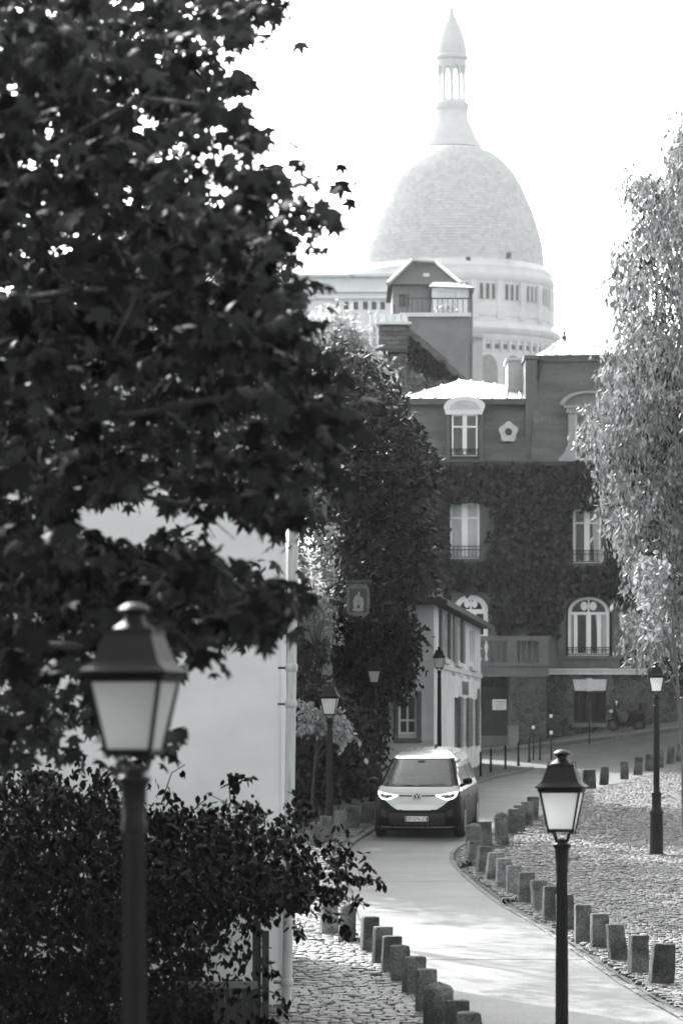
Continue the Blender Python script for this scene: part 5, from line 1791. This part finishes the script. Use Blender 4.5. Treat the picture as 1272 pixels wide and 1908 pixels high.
# lower lip and grille dots
mb = MB().tube([(x, front_y(x, .245, .012), .245) for x in np.linspace(-.80, .80, 25)], .011, 5)
mb.build("chrome_lip", M_rim, vp['sill'])
for k in range(9):
    a = -.48 + .12 * k
    mb = MB().add([(a - .03, front_y(a, .32, .006), .30), (a + .03, front_y(a, .32, .006), .30), (a, front_y(a, .35, .006), .345)], [(0, 1, 2)]); mb.build("grille_tooth", M_iron_grey, vp['grille'], fix=False)
for sg in (1, -1):
    on_front([(sg * .66, .60), (sg * .80, .66), (sg * .80, .50), (sg * .68, .46)], -.01, .005, "air_curtain", M_blackplastic, vp['lower'])
# windscreen furniture
mb = MB().tube([(x, front_y(x, 1.145, .012), 1.147) for x in np.linspace(-.76, .76, 21)], .012, 5); mb.build("cowl_strip", M_blackplastic, VAN)
mb = MB().tube([(-.62, front_y(-.62, 1.19, .015), 1.19), (-.1, front_y(-.1, 1.165, .015), 1.165)], .008, 4).tube([(.05, front_y(.05, 1.165, .015), 1.165), (.6, front_y(.6, 1.19, .015), 1.19)], .008, 4); mb.build("wiper", M_blackplastic, VAN)
# cabin seen through the windscreen
MB().boxr(-.80, .80, .75, 1.05, 1.0, 1.10).build("dashboard", M_blackplastic, VAN)
st = MB()
st.tube([(.40 + .17 * math.cos(a), 1.12 - .05 * math.sin(a), 1.20 + .16 * math.sin(a)) for a in np.linspace(0, 2 * math.pi, 21)], .016, 6)
st.boxr(.25, .55, 1.11, 1.13, 1.185, 1.215)
st.build("steering_wheel", M_blackplastic, VAN, True)
for sx in (-.40, .40):
    se = MB().prism_xz([(sx - .25, .6), (sx + .25, .6), (sx + .23, 1.30), (sx + .12, 1.38), (sx - .12, 1.38), (sx - .23, 1.30)], 1.75, 1.95).build("seat", M_iron_grey, VAN)
    MB().prism_xz([(sx - .13, 1.40), (sx + .13, 1.40), (sx + .11, 1.58), (sx - .11, 1.58)], 1.80, 1.90).build("headrest", M_iron_grey, se)
MB().boxr(-.28, .24, .98, 1.02, 1.285, 1.325).build("reflection_bar", M_plate, VAN)  # pale bar stands in for a reflection in the windscreen
mb = MB().box((0, front_y(0, 1.655, .006) + .02, 1.655), (.16, .05, .06)); mb.build("camera_housing", M_blackplastic, VAN)
for sg in (1, -1):
    mb = MB()
    r_ = []
    prof_ = [(-.13, .02), (-.11, .07), (-.02, .085), (.08, .07), (.11, .03)]
    cx = sg * 1.06
    mb.lathe([(.03, -.07), (.085, -.05), (.105, .0), (.095, .05), (.06, .075), (.01, .085)], 16, (0, 0, 0))
    mb.v = [(cx + x * 1.05, .80 + y * .9, 1.235 + z * 1.05) for x, y, z in mb.v]
    mo = mb.build("wing_mirror", M_cardark, VAN, True)
    MB().tube([(sg * .90, .85, 1.13), (sg * 1.0, .82, 1.17), (cx, .8, 1.19)], [.04, .03, .03], 6).build("mirror_arm", M_cardark, mo, True)
    MB().tube([(sg * .99, 1.9, .86), (sg * 1.005, 1.95, .87), (sg * 1.005, 2.12, .87), (sg * .985, 2.17, .86)], .016, 5).build("door_handle", M_rim, VAN)
    for wy in (.86, 3.85):
        cxw = sg * .90
        o = MB().tube([(cxw - sg * .12, wy, .355), (cxw + sg * .085, wy, .355), (cxw + sg * .10, wy, .355)], [.355, .355, .335], 32).build("wheel", M_rubber, VAN, True)
        MB().tube([(cxw + sg * .085, wy, .355), (cxw + sg * .106, wy, .355)], .255, 24).build("rim", M_rim, o)
        mb = MB()
        for k in range(20):
            a0, a1 = math.pi * k / 20 - .15, math.pi * (k + 1) / 20 - .15
            q = [(sg * .992, wy + r_ * math.cos(a), .355 + r_ * math.sin(a)) for r_, a in ((.37, a0), (.44, a0), (.44, a1), (.37, a1))]
            q2 = [(sg * .93, y, z) for x, y, z in q]
            mb.add(q + q2, [(0, 1, 2, 3), (0, 1, 5, 4), (2, 3, 7, 6)])
        mb.build("wheel_arch", M_blackplastic, VAN)
MB().tube([(.15, 2.6, 1.905), (.15, 2.66, 1.96), (.15, 2.8, 1.97), (.15, 2.9, 1.905)], .02, 6).build("roof_aerial", M_blackplastic, VAN)

# ================================================================== foliage
def fan(outline, fold=.12, curl=.0):
    pts = [(0.0, .42, 0.0)] + [(x, y, -fold * abs(x) - curl * (y - .3) ** 2) for x, y in outline]
    n_ = len(outline)
    return np.array(pts), np.array([(0, 1 + i, 1 + (i + 1) % n_) for i in range(n_)])
def maple_template(seed=0):
    r = random.Random(seed)
    half = [(0, 1.0), (15, .62), (27, .44), (40, .66), (54, .92), (68, .58), (84, .40), (104, .60), (122, .38), (155, .30)]
    pts = []
    for a, rad in half[::-1]: pts.append((-math.sin(math.radians(a)) * rad * r.uniform(.9, 1.1), math.cos(math.radians(a)) * rad + .32))
    pts.append((-.03, .05)); pts = [pts[-1]] + pts[:-1]
    for a, rad in half[1:]: pts.append((math.sin(math.radians(a)) * rad * r.uniform(.9, 1.1), math.cos(math.radians(a)) * rad + .32))
    pts.append((.03, .05))
    v, f = fan(pts, .22, .18)
    v[0, 1] = .40
    v *= .8
    return v, f
def oval_template(wd=.24):
    return fan([(0, 0), (wd, .3), (wd * .85, .65), (0, 1), (-wd * .85, .65), (-wd, .3)], .35, .2)
def small_template(wd=.35):
    v = np.array([(0, 0, 0), (wd, .5, -.12), (0, 1, -.1), (-wd, .5, -.12)]); f = np.array([(0, 1, 2), (0, 2, 3)])
    return v, f
def rots(n_, droop=(.2, .7), yaw=None):
    """random leaf frames: yaw about z, then tip pitched down, then rolled"""
    ya = rng.uniform(0, 2 * math.pi, n_) if yaw is None else yaw
    pi_ = -rng.normal(droop[0], droop[1], n_)
    ro_ = rng.normal(0, .6, n_)
    cz, sz = np.cos(ya), np.sin(ya); cx, sx = np.cos(pi_), np.sin(pi_); cy_, sy_ = np.cos(ro_), np.sin(ro_)
    Rz = np.zeros((n_, 3, 3)); Rz[:, 0, 0] = cz; Rz[:, 0, 1] = -sz; Rz[:, 1, 0] = sz; Rz[:, 1, 1] = cz; Rz[:, 2, 2] = 1
    Rx = np.zeros((n_, 3, 3)); Rx[:, 0, 0] = 1; Rx[:, 1, 1] = cx; Rx[:, 1, 2] = -sx; Rx[:, 2, 1] = sx; Rx[:, 2, 2] = cx
    Ry = np.zeros((n_, 3, 3)); Ry[:, 1, 1] = 1; Ry[:, 0, 0] = cy_; Ry[:, 0, 2] = sy_; Ry[:, 2, 0] = -sy_; Ry[:, 2, 2] = cy_
    return Rz @ Rx @ Ry
def leaf_mesh(name, pos, size, Rm, tmpl, m):
    v, f = tmpl
    n_ = len(pos)
    T = np.einsum('nij,kj->nki', Rm, v) * size[:, None, None] + pos[:, None, :]
    Q = f[None] + (np.arange(n_) * len(v))[:, None, None]
    return quads_mesh(name, T.reshape(-1, 3), Q.reshape(-1, 3), m)
def inpoly(px, py, poly):
    n_ = len(poly); res = np.zeros(len(px), bool)
    j = n_ - 1
    for i in range(n_):
        xi, yi = poly[i]; xj, yj = poly[j]
        c = ((yi > py) != (yj > py)) & (px < (xj - xi) * (py - yi) / (yj - yi + 1e-9) + xi)
        res ^= c
        j = i
    return res
def clumps(poly, n_, d0, d1, thin=()):
    """clump centres through a crown whose outline (seen from the street) is poly"""
    P = np.array(poly, float)
    lo, hi = P.min(0), P.max(0)
    outp = []
    while len(outp) < n_:
        a = rng.uniform(lo[0], hi[0], 4000); b = rng.uniform(lo[1], hi[1], 4000)
        ok = inpoly(a, b, poly)
        for tp_, keep in thin:
            ins = inpoly(a, b, tp_)
            ok &= ~(ins & (rng.uniform(0, 1, 4000) > keep))
        for x, y in zip(a[ok], b[ok]):
            d = rng.uniform(d0, d1)
            outp.append(Pt(x, y, d))
    return np.array(outp[:n_])
def spread(C, per, rad, flat=1.0):
    n_ = len(C)
    k = np.repeat(np.arange(n_), per)
    r = rng.normal(0, 1, (len(k), 3))
    r /= np.linalg.norm(r, axis=1)[:, None] + 1e-9
    r *= (rng.uniform(0, 1, len(k)) ** .5)[:, None]
    rr = rad * rng.uniform(.5, 1.35, n_)[k]
    r *= rr[:, None]
    r[:, 2] *= flat
    return C[k] + r
def limb(a, b, r0, r1, seed, sag=.0, n_=7):
    r = random.Random(seed)
    a, b = Vector(a), Vector(b)
    L = (b - a).length
    pts = []
    for i in range(n_):
        t_ = i / (n_ - 1)
        p = a.lerp(b, t_)
        j = .05 * L * math.sin(math.pi * t_)
        p += Vector((r.uniform(-1, 1) * j, r.uniform(-1, 1) * j, r.uniform(-.6, 1) * j + sag * L * math.sin(math.pi * t_)))
        pts.append(p)
    return pts, [r0 + (r1 - r0) * i / (n_ - 1) for i in range(n_)]

# ---- big maple / plane tree in the left foreground
MAPLE = [(-160, -60), (545, -60), (525, 20), (500, 60), (452, 70), (440, 150), (468, 158), (430, 200), (445, 235), (500, 245), (520, 260), (480, 300), (560, 325), (640, 345), (650, 400), (620, 440), (575, 460), (560, 500),
         (545, 560), (560, 600), (650, 560), (655, 590), (600, 640), (605, 690), (632, 740), (640, 800), (615, 850), (590, 905), (555, 945), (525, 1000), (520, 980), (470, 960), (400, 955), (330, 990),
         (360, 1030), (470, 1070), (520, 1085), (570, 1085), (540, 1120), (515, 1150), (480, 1165), (440, 1200), (390, 1250), (300, 1240), (250, 1260), (330, 1390), (280, 1430), (200, 1420), (120, 1440), (60, 1470), (-160, 1520)]
THIN = [([(0, 910), (350, 930), (400, 960), (340, 1000), (200, 1000), (20, 985)], .12), ([(240, 180), (520, 230), (500, 400), (380, 370), (280, 280)], .28),
        ([(520, 320), (700, 330), (640, 500), (520, 470)], .35), ([(380, 1000), (530, 1020), (530, 1060), (400, 1050)], .05), ([(330, 740), (540, 760), (540, 830), (400, 830)], .7),
        ([(0, 1360), (330, 1300), (330, 1440), (0, 1520)], .32), ([(380, 30), (560, -40), (560, 160), (420, 200)], .6), ([(560, 540), (700, 540), (660, 640), (560, 620)], .55)]
C = clumps(MAPLE, 1500, 21.5, 33.0, THIN)
MT = thing("maple_tree", "large dark maple tree filling the left foreground", "tree", (-4.3, 27.0, float(zg(-4.3, 27.0))))
ml = Vector(MT.location)
L_ = C - np.array(ml)
pos = spread(L_, 11, .29, .5)
size = rng.uniform(.075, .170, len(pos))
Rm = rots(len(pos), (.75, .55))
# the leaves that hang clear of the rest (the right hand outline) are single parts
pxs = 636 + (pos[:, 0] + ml.x) / (pos[:, 1] + ml.y) * F
yy_ = HY - (pos[:, 2] + ml.z - ZC) / (pos[:, 1] + ml.y) * F
score = (pxs / 100) - (pos[:, 1] + ml.y - 21) * .35 + rng.uniform(0, 2.0, len(pos)) + np.where((yy_ < 0) | (yy_ > 1500) | (pxs < 20), -50, 0)
big = np.argsort(-score)[:300]
rest = np.ones(len(pos), bool); rest[big] = False
T1, T2, T3 = maple_template(1), maple_template(5), maple_template(9)
half_ = rng.integers(0, 3, len(pos))
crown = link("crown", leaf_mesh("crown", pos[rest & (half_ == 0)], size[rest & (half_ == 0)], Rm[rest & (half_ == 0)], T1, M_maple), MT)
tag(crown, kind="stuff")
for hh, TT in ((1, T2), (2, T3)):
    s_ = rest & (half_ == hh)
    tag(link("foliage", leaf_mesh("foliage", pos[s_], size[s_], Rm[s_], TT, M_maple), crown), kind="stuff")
single = [quads_mesh("leaf", T_[0], T_[1], M_maple) for T_ in (T1, T2, T3)]
for i in big:
    o = link("leaf", single[int(i) % 3], MT)
    o.matrix_local = Matrix.Translation(Vector(pos[i])) @ Matrix(Rm[i].tolist()).to_4x4() @ Matrix.Scale(float(size[i]), 4)
mb = MB()
tp = [(0, 0, -.4), (.05, .1, 2.0), (-.05, .0, 5.0), (.1, .2, 9.0), (.0, .3, 13.0)]
mb.tube(tp, [.30, .25, .21, .15, .06], 12)
mb.build("trunk", M_bark, MT, True)
for k in range(26):
    q = L_[rng.integers(0, len(L_))]
    z0 = max(1.6, q[2] - rng.uniform(.2, 1.6))
    pts, rad = limb((0, .1, min(z0, 12.5)), q, .055, .010, 100 + k, .04, 8)
    bo_ = MB().tube(pts, rad, 7).build("branch", M_bark, MT, True)
    for j in range(5):
        a = pts[rng.integers(3, 8)]
        e = a + Vector((rng.uniform(-.2, .7), rng.uniform(-.5, .5), rng.uniform(-.45, .25)))
        p2, r2 = limb(a, e, .008, .003, 500 + k * 9 + j, .02, 4)
        MB().tube(p2, r2, 5).build("twig", M_bark, bo_)
# round seed balls hanging from the lower twigs
for k, (p, q) in enumerate(((448, 1150), (441, 1168), (452, 1172), (444, 1186), (470, 1190), (430, 1200))):
    c_ = Vector(Pt(p, q, 25.0)) - ml
    sb = MB().lathe([(.004, -.016), (.014, -.01), (.017, 0), (.014, .01), (.004, .016)], 10, c_).build("seed_ball", M_bark, MT, True)
    MB().tube([c_ + Vector((0, 0, .015)), c_ + Vector((.01, 0, .16))], .0018, 4).build("stalk", M_bark, sb)

# ---- generic tree from an outline
def tree(name, label, cat, poly, nc, d0, d1, per, rad, lsize, tmpl, m, base, trunk_r, bark, droop=(.3, .7), flat=1.0, thin=(), limbs=8, height=None, group=None, trunkname="trunk", single_n=0, inner=None):
    t = thing(name, label, cat, base, 0, group)
    l = Vector(base)
    C = clumps(poly, nc, d0, d1, thin) - np.array(l)
    pos = spread(C, per, rad, flat)
    size = rng.uniform(lsize[0], lsize[1], len(pos))
    Rm = rots(len(pos), droop)
    rest = np.ones(len(pos), bool)
    if single_n:
        sc = -(pos[:, 1]) + rng.uniform(0, 1.5, len(pos))
        idx = np.argsort(-sc)[:single_n]
        rest[idx] = False
        me = quads_mesh("leaf", tmpl[0], tmpl[1], m)
        for i in idx:
            o = link("leaf", me, t)
            o.matrix_local = Matrix.Translation(Vector(pos[i])) @ Matrix(Rm[i].tolist()).to_4x4() @ Matrix.Scale(float(size[i]), 4)
    tag(link("crown", leaf_mesh("crown", pos[rest], size[rest], Rm[rest], tmpl, m), t), kind="stuff")
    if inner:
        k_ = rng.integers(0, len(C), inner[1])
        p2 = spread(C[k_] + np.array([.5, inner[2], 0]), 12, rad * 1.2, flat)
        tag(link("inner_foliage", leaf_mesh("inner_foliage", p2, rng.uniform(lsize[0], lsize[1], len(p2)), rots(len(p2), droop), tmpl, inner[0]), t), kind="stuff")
    top = height or float(np.percentile(C[:, 2], 85))
    cx, cy_ = float(C[:, 0].mean()), float(C[:, 1].mean())
    mb = MB().tube([(0, 0, -.4), (.05 * cx, .05 * cy_, top * .3), (.25 * cx, .25 * cy_, top * .65), (.5 * cx, .5 * cy_, top)], [trunk_r, trunk_r * .85, trunk_r * .6, trunk_r * .2], 10)
    to = mb.build(trunkname, bark, t, True)
    for k in range(limbs):
        q = C[rng.integers(0, len(C))]
        f_ = min(.9, max(.15, (q[2] / max(top, .1)) * .7))
        a = (cx * f_ * .45, cy_ * f_ * .45, top * f_)
        p2, r2 = limb(a, q, trunk_r * .35, trunk_r * .06, int(rng.integers(1e6)), .05, 6)
        MB().tube(p2, r2, 6).build("branch", bark, t, True)
    return t

# dark evergreen masses on the left of the street
x0, d0_ = (672 - 636) / F * 112, 112.0
tree("yew_tree", "tall dark evergreen tree rising over the corner house on the left", "tree",
     [(560, 720), (590, 660), (630, 650), (670, 670), (712, 705), (735, 745), (755, 775), (785, 830), (800, 870), (792, 930), (800, 1000), (790, 1060), (795, 1080), (775, 1095), (750, 1110), (700, 1150), (640, 1150), (620, 1050), (570, 900)],
     900, 98, 110, 24, .50, (.16, .34), small_template(.25), M_conifer, (x0, d0_, float(zg(x0, d0_))), .28, M_bark, (.5, .6))
tree("creeper_mass", "dark creeper hanging over the front of the corner house", "creeper",
     [(620, 1080), (700, 1095), (735, 1115), (765, 1155), (780, 1190), (778, 1240), (765, 1280), (745, 1285), (720, 1280), (712, 1380), (690, 1470), (640, 1470), (622, 1350), (618, 1200)],
     520, 101.5, 104.8, 22, .40, (.12, .24), small_template(.3), M_conifer, ((660 - 636) / F * 103, 103.0, float(zg(.3, 103))), .09, M_bark, (.8, .5))
tree("pale_garden_tree", "pale sunlit tree below the brick chimney", "tree",
     [(555, 605), (600, 585), (650, 595), (678, 645), (700, 680), (720, 705), (715, 745), (680, 745), (640, 730), (570, 710)],
     420, 146, 154, 22, .6, (.18, .36), small_template(.35), M_pale_leaf, ((650 - 636) / F * 150, 150.0, float(zg(.3, 150))), .2, M_bark, (.3, .8))
# terrace plant and creeper on the gable
tree("terrace_shrub", "loose shrub in a pot on the roof terrace", "shrub", [(800, 600), (806, 575), (825, 567), (850, 575), (858, 598), (845, 606), (810, 607)], 34, 201, 202.5, 9, .3, (.15, .3), small_template(.3), M_pale_leaf,
     ((830 - 636) / F * 201.5, 201.5, ZC + (HY - 602) / F * 201.5), .05, M_bark, limbs=6)
tree("gable_creeper", "dark creeper hanging from the gable roof edge", "creeper", [(752, 628), (775, 632), (800, 655), (830, 680), (866, 712), (840, 716), (815, 700), (800, 712), (790, 690), (775, 680), (755, 660), (742, 645)], 130, 171.2, 171.7, 16, .26, (.12, .25), small_template(.35), M_conifer,
     ((800 - 636) / F * 171.5, 171.5, float(zg(4, 171.5))), .05, M_bark, (1.0, .4), limbs=5, height=6.0)
tree("sunlit_creeper", "pale leafy creeper on the gable wall under the dark roof edge", "creeper", [(705, 660), (745, 655), (790, 700), (830, 716), (830, 740), (705, 745)], 120, 171.0, 171.7, 14, .3, (.12, .25), small_template(.35), M_pale_leaf,
     ((760 - 636) / F * 171.4, 171.4, float(zg(4, 171.5))), .05, M_bark, (.6, .5), limbs=5, height=5.0)

# ivy over the facade
IVY = [(790, 868), (1180, 868), (1180, 1060), (1200, 1090), (1160, 1130), (1140, 1105), (1110, 1100), (1070, 1108), (1050, 1125), (1046, 1150), (1028, 1172), (1000, 1190), (990, 1182), (985, 1150), (960, 1155), (940, 1180), (925, 1172), (915, 1120), (890, 1098), (850, 1096), (800, 1110)]
HOLES = [([(836, 932), (912, 932), (905, 1000), (898, 1043), (836, 1043)], 0.0), ([(1062, 944), (1128, 944), (1132, 1052), (1062, 1052)], 0.0), ([(1048, 1104), (1145, 1104), (1145, 1230), (1048, 1230)], .04), ([(838, 1098), (915, 1098), (915, 1240), (838, 1240)], 0.05), ([(895, 940), (925, 940), (915, 1040), (890, 1050)], .25)]
C = clumps(IVY, 2600, 139.55, 139.93, HOLES)
iv = thing("ivy", "dark ivy covering the facade around the upper windows", "ivy", ((1012 - 636) / F * 140, 139.9, float(zg(7.3, 139.9))))
il = np.array(iv.location)
pos = spread(C - il, 9, .26, 1.0)
pos[:, 1] = np.minimum(pos[:, 1], .03)
hp = 636 + (pos[:, 0] + il[0]) / (pos[:, 1] + il[1]) * F; hy = HY - (pos[:, 2] + il[2] - ZC) / (pos[:, 1] + il[1]) * F
ok = np.ones(len(pos), bool)
for tp_, keep in HOLES: ok &= ~(inpoly(hp, hy, tp_) & (rng.uniform(0, 1, len(pos)) > keep))
pos = pos[ok]
Rm = rots(len(pos), (1.1, .35), yaw=math.pi + rng.normal(0, .7, len(pos)))
tag(link("foliage", leaf_mesh("foliage", pos, rng.uniform(.13, .28, len(pos)), Rm, small_template(.42), M_ivy), iv), kind="stuff")
for k in range(6):
    a = Vector((U4_ := (925 + k * 24 - 636) / F * 140 - il[0], -.02, 5.0)); b = Vector((U4_ + random.uniform(-.5, .5), -.02, 8.5))
    p2, r2 = limb(a, b, .04, .012, 40 + k, 0, 8)
    p2 = [Vector((p.x, -.05, p.z)) for p in p2]
    MB().tube(p2, r2, 6).build("stem", M_bark, iv, True)

# feathery weeping tree on the right
xb, db = (1290 - 636) / F * 88, 88.0
WIL = [(1300, 200), (1252, 275), (1245, 330), (1200, 335), (1168, 345), (1190, 390), (1180, 430), (1160, 470), (1128, 515), (1140, 545), (1155, 600), (1140, 640), (1125, 690), (1135, 730), (1118, 765), (1082, 790), (1090, 820), (1112, 850), (1118, 900), (1116, 930), (1130, 985), (1150, 1000), (1170, 1030), (1190, 1055),
       (1155, 1090), (1180, 1110), (1200, 1130), (1165, 1160), (1165, 1200), (1190, 1225), (1230, 1215), (1290, 1200), (1400, 1100), (1420, 700), (1400, 300)]
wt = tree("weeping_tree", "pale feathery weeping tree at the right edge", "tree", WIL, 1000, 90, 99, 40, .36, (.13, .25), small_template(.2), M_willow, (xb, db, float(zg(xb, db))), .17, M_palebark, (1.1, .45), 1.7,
          [([(1100, 330), (1240, 300), (1250, 560), (1180, 660), (1100, 700)], .75)], limbs=22, height=9.5, inner=(M_conifer, 900, 1.6))  # dark inner leaves paint the shade between the pale sprays
tree("overhanging_branch", "bright leafy branch of glossy leaves hanging beside the plaza lamp", "shrub", [(1195, 1040), (1215, 1025), (1235, 1060), (1240, 1120), (1232, 1190), (1205, 1190), (1200, 1130), (1190, 1090)], 60, 86.5, 88.0, 9, .22, (.12, .2), oval_template(.3), M_litleaf,
     (xb - .25, db - .6, float(zg(xb, db))), .05, M_palebark, (.8, .5), limbs=6, height=5.6)
tree("dark_plaza_tree", "dark foliage behind the pale tree at the right edge", "tree", [(1215, 1040), (1290, 1010), (1330, 1300), (1260, 1290), (1235, 1200)], 140, 103, 108, 18, .5, (.14, .28), small_template(.3), M_conifer, ((1310 - 636) / F * 105, 105.0, float(zg(9.9, 105))), .15, M_bark, limbs=5)

tree("added_shade_tree", "added shade tree behind the white gable house, hardly seen through the maple", "tree", [(200, 420), (330, 380), (470, 470), (510, 560), (510, 760), (470, 1000), (300, 1100), (150, 800)], 950, 77, 98, 26, .7, (.16, .30), oval_template(.3), M_conifer,
     (-4.2, 80.0, float(zg(-4.2, 80))), .2, M_bark, limbs=12)  # added behind the house to shade the road and plaza
tree("added_dapple_tree", "slender loose tree added beyond the roof of the white house to dapple the road, mostly behind the maple", "tree", [(180, 470), (330, 420), (440, 500), (470, 640), (440, 760), (200, 760)], 170, 61, 74, 14, .5, (.14, .26), oval_template(.3), M_conifer,
     (-3.6, 66.0, float(zg(-3.6, 66))), .14, M_palebark, limbs=12)  # added to throw broken shade on the near road
tree("added_corner_tree", "added shade tree outside the picture beside the nearest lamp", "tree", [(-2300, 100), (-1400, -200), (-760, 100), (-720, 700), (-900, 1000), (-2200, 1000)], 520, 14, 34, 24, .5, (.13, .24), oval_template(.34), M_conifer,
     (-6.5, 21.0, float(zg(-6.5, 21))), .2, M_bark, limbs=12)  # unseen tree, added to keep the nearest lamp in shade
# bushes, lower left
BUSH = [(-160, 1450), (0, 1470), (60, 1430), (140, 1480), (200, 1470), (280, 1525), (330, 1495), (370, 1535), (430, 1505), (470, 1500), (505, 1530), (540, 1565), (565, 1590), (575, 1620), (570, 1640), (590, 1655), (600, 1680), (575, 1690), (500, 1685), (450, 1690), (400, 1705), (385, 1760), (370, 1960), (-160, 1960)]
xb2, db2 = (250 - 636) / F * 44, 44.0
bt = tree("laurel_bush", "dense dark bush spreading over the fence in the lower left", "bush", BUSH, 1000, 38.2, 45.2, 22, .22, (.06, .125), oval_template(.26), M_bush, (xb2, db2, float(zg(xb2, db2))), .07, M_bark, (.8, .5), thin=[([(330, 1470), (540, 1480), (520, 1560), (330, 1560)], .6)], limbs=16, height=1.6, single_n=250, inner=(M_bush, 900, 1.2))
# sprays reaching out of the bush over the pavement
def spray(parent, l, pts_px, d, n_, lsz, m, tm, name="spray", droop=(.9, .5)):
    P3 = [Vector(Pt(a, b, d)) - Vector(l) for a, b in pts_px]
    so = MB().tube(P3, [.008 - .004 * i / len(P3) for i in range(len(P3))], 5).build(name, M_bark, parent)
    pos = []
    for k in range(n_):
        t_ = rng.uniform(.12, 1) * (len(P3) - 1)
        i = min(int(t_), len(P3) - 2)
        p = P3[i].lerp(P3[i + 1], t_ - i)
        pos.append((p.x + rng.normal(0, .03), p.y + rng.normal(0, .05), p.z + rng.normal(0, .03)))
    pos = np.array(pos)
    tag(link("spray_leaves", leaf_mesh("spray_leaves", pos, rng.uniform(lsz[0], lsz[1], n_), rots(n_, droop), tm, m), so), kind="stuff")
bl = bt.location
for pts_, n_ in (([(600, 1600), (650, 1630), (690, 1638), (714, 1642)], 26), ([(600, 1650), (640, 1670), (680, 1682)], 34), ([(600, 1690), (630, 1720), (650, 1738)], 30), ([(430, 1500), (428, 1470), (425, 1445)], 10), ([(425, 1455), (440, 1446), (472, 1452)], 16), ([(425, 1455), (432, 1440), (436, 1466)], 14),
                  ([(360, 1510), (382, 1490), (385, 1478), (418, 1494)], 0 + 5), ([(540, 1520), (560, 1505), (580, 1515)], 22), ([(560, 1715), (556, 1735), (560, 1745)], 14), ([(490, 1780), (505, 1800), (512, 1815)], 14), ([(480, 1840), (510, 1850), (530, 1860), (522, 1885)], 24), ([(470, 1890), (500, 1900), (520, 1905)], 22), ([(300, 1500), (320, 1440), (345, 1425)], 6)):
    spray(bt, bl, pts_, 41.2, n_, (.07, .13), M_bush, oval_template(.28))

# creeper and shrub on the stone house, sunlight painted into their leaves
tree("stone_house_creeper", "creeper with painted sunlit leaves climbing the stone house corner", "creeper", [(548, 985), (600, 978), (632, 990), (610, 1030), (625, 1070), (618, 1110), (630, 1150), (640, 1195), (620, 1200), (605, 1165), (585, 1150), (560, 1170), (548, 1120)], 120, 90.9, 91.8, 14, .20, (.06, .12), small_template(.4), M_litleaf,
     ((590 - 636) / F * 91.5, 91.5, float(zg(-.6, 91.5))), .05, M_bark, (.7, .6), limbs=10, height=4.5)
tree("dark_wall_ivy", "dark ivy over the lower wall behind the lamp left of the van", "ivy", [(548, 1190), (612, 1195), (618, 1260), (640, 1310), (690, 1330), (700, 1460), (640, 1480), (600, 1490), (550, 1500)], 420, 89.6, 91.8, 18, .28, (.10, .2), small_template(.35), M_conifer,
     ((600 - 636) / F * 91, 91.0, float(zg(-.5, 91))), .06, M_bark, (.9, .5), thin=[([(560, 1190), (612, 1190), (616, 1290), (560, 1300)], .25)], limbs=8, height=2.5)
sb_ = tree("sunlit_shrub", "shrub with bright leaves around the lamp left of the van", "shrub", [(552, 1315), (575, 1308), (600, 1325), (640, 1330), (655, 1350), (650, 1372), (620, 1370), (590, 1360), (556, 1365)], 70, 87.2, 88.6, 12, .2, (.08, .16), oval_template(.32), M_litleaf,
     ((580 - 636) / F * 88, 88.0, float(zg(-.6, 88))), .04, M_bark, (.7, .5), limbs=7, height=2.4)
for pts_, n_ in (([(630, 1325), (645, 1345), (657, 1370), (668, 1385)], 22), ([(625, 1370), (640, 1385), (632, 1402)], 14), ([(660, 1375), (676, 1410), (674, 1418)], 0 + 3)):
    spray(sb_, sb_.location, pts_, 87.0, n_, (.08, .17), M_litleaf, oval_template(.3))
# weeds at bollard feet
for k, (p, q, lab) in enumerate(((1178, 1812, "small weed tuft at the foot of a right hand bollard"), (866, 1618, "dark weed tuft at the kerb of the bend"), (955, 1685, "weed tuft between bollards beside the gutter"), (664, 1765, "weed tuft at the far end of the left bollard row"))):
    x, d, z = gsolve(p, q)
    t = thing("weed_tuft", lab, "weed", (x, d, z), 0, "weeds along the kerbs")
    pos = np.abs(rng.normal(0, 1, (40, 3))) * np.array([.0, .0, .05]) + rng.normal(0, .06, (40, 3)) * np.array([1, 1, 0])
    link("leaves", leaf_mesh("leaves", pos, rng.uniform(.05, .12, 40), rots(40, (-.5, .5)), oval_template(.25), M_litleaf if k == 0 else M_bush), t)

# ================================================================== haze
hz = bpy.data.materials.new("haze")
hz.use_nodes = True
ht = hz.node_tree
ht.nodes.clear()
ho = ht.nodes.new("ShaderNodeOutputMaterial")
hv = ht.nodes.new("ShaderNodeVolumePrincipled")
hv.inputs["Color"].default_value = (.97, .98, .98, 1)
hv.inputs["Density"].default_value = .00007
hv.inputs["Anisotropy"].default_value = .3
ht.links.new(hv.outputs[0], ho.inputs["Volume"])
q = MB().boxr(-460, 460, -40, 770, -1.0, 96.0)
zmin = min(v[2] for v in V)
q = MB().boxr(-460, 460, -40, 770, zmin - 1.0, 96.0)
tag(q.build("haze", hz), "thin pale summer haze filling the air", kind="stuff")
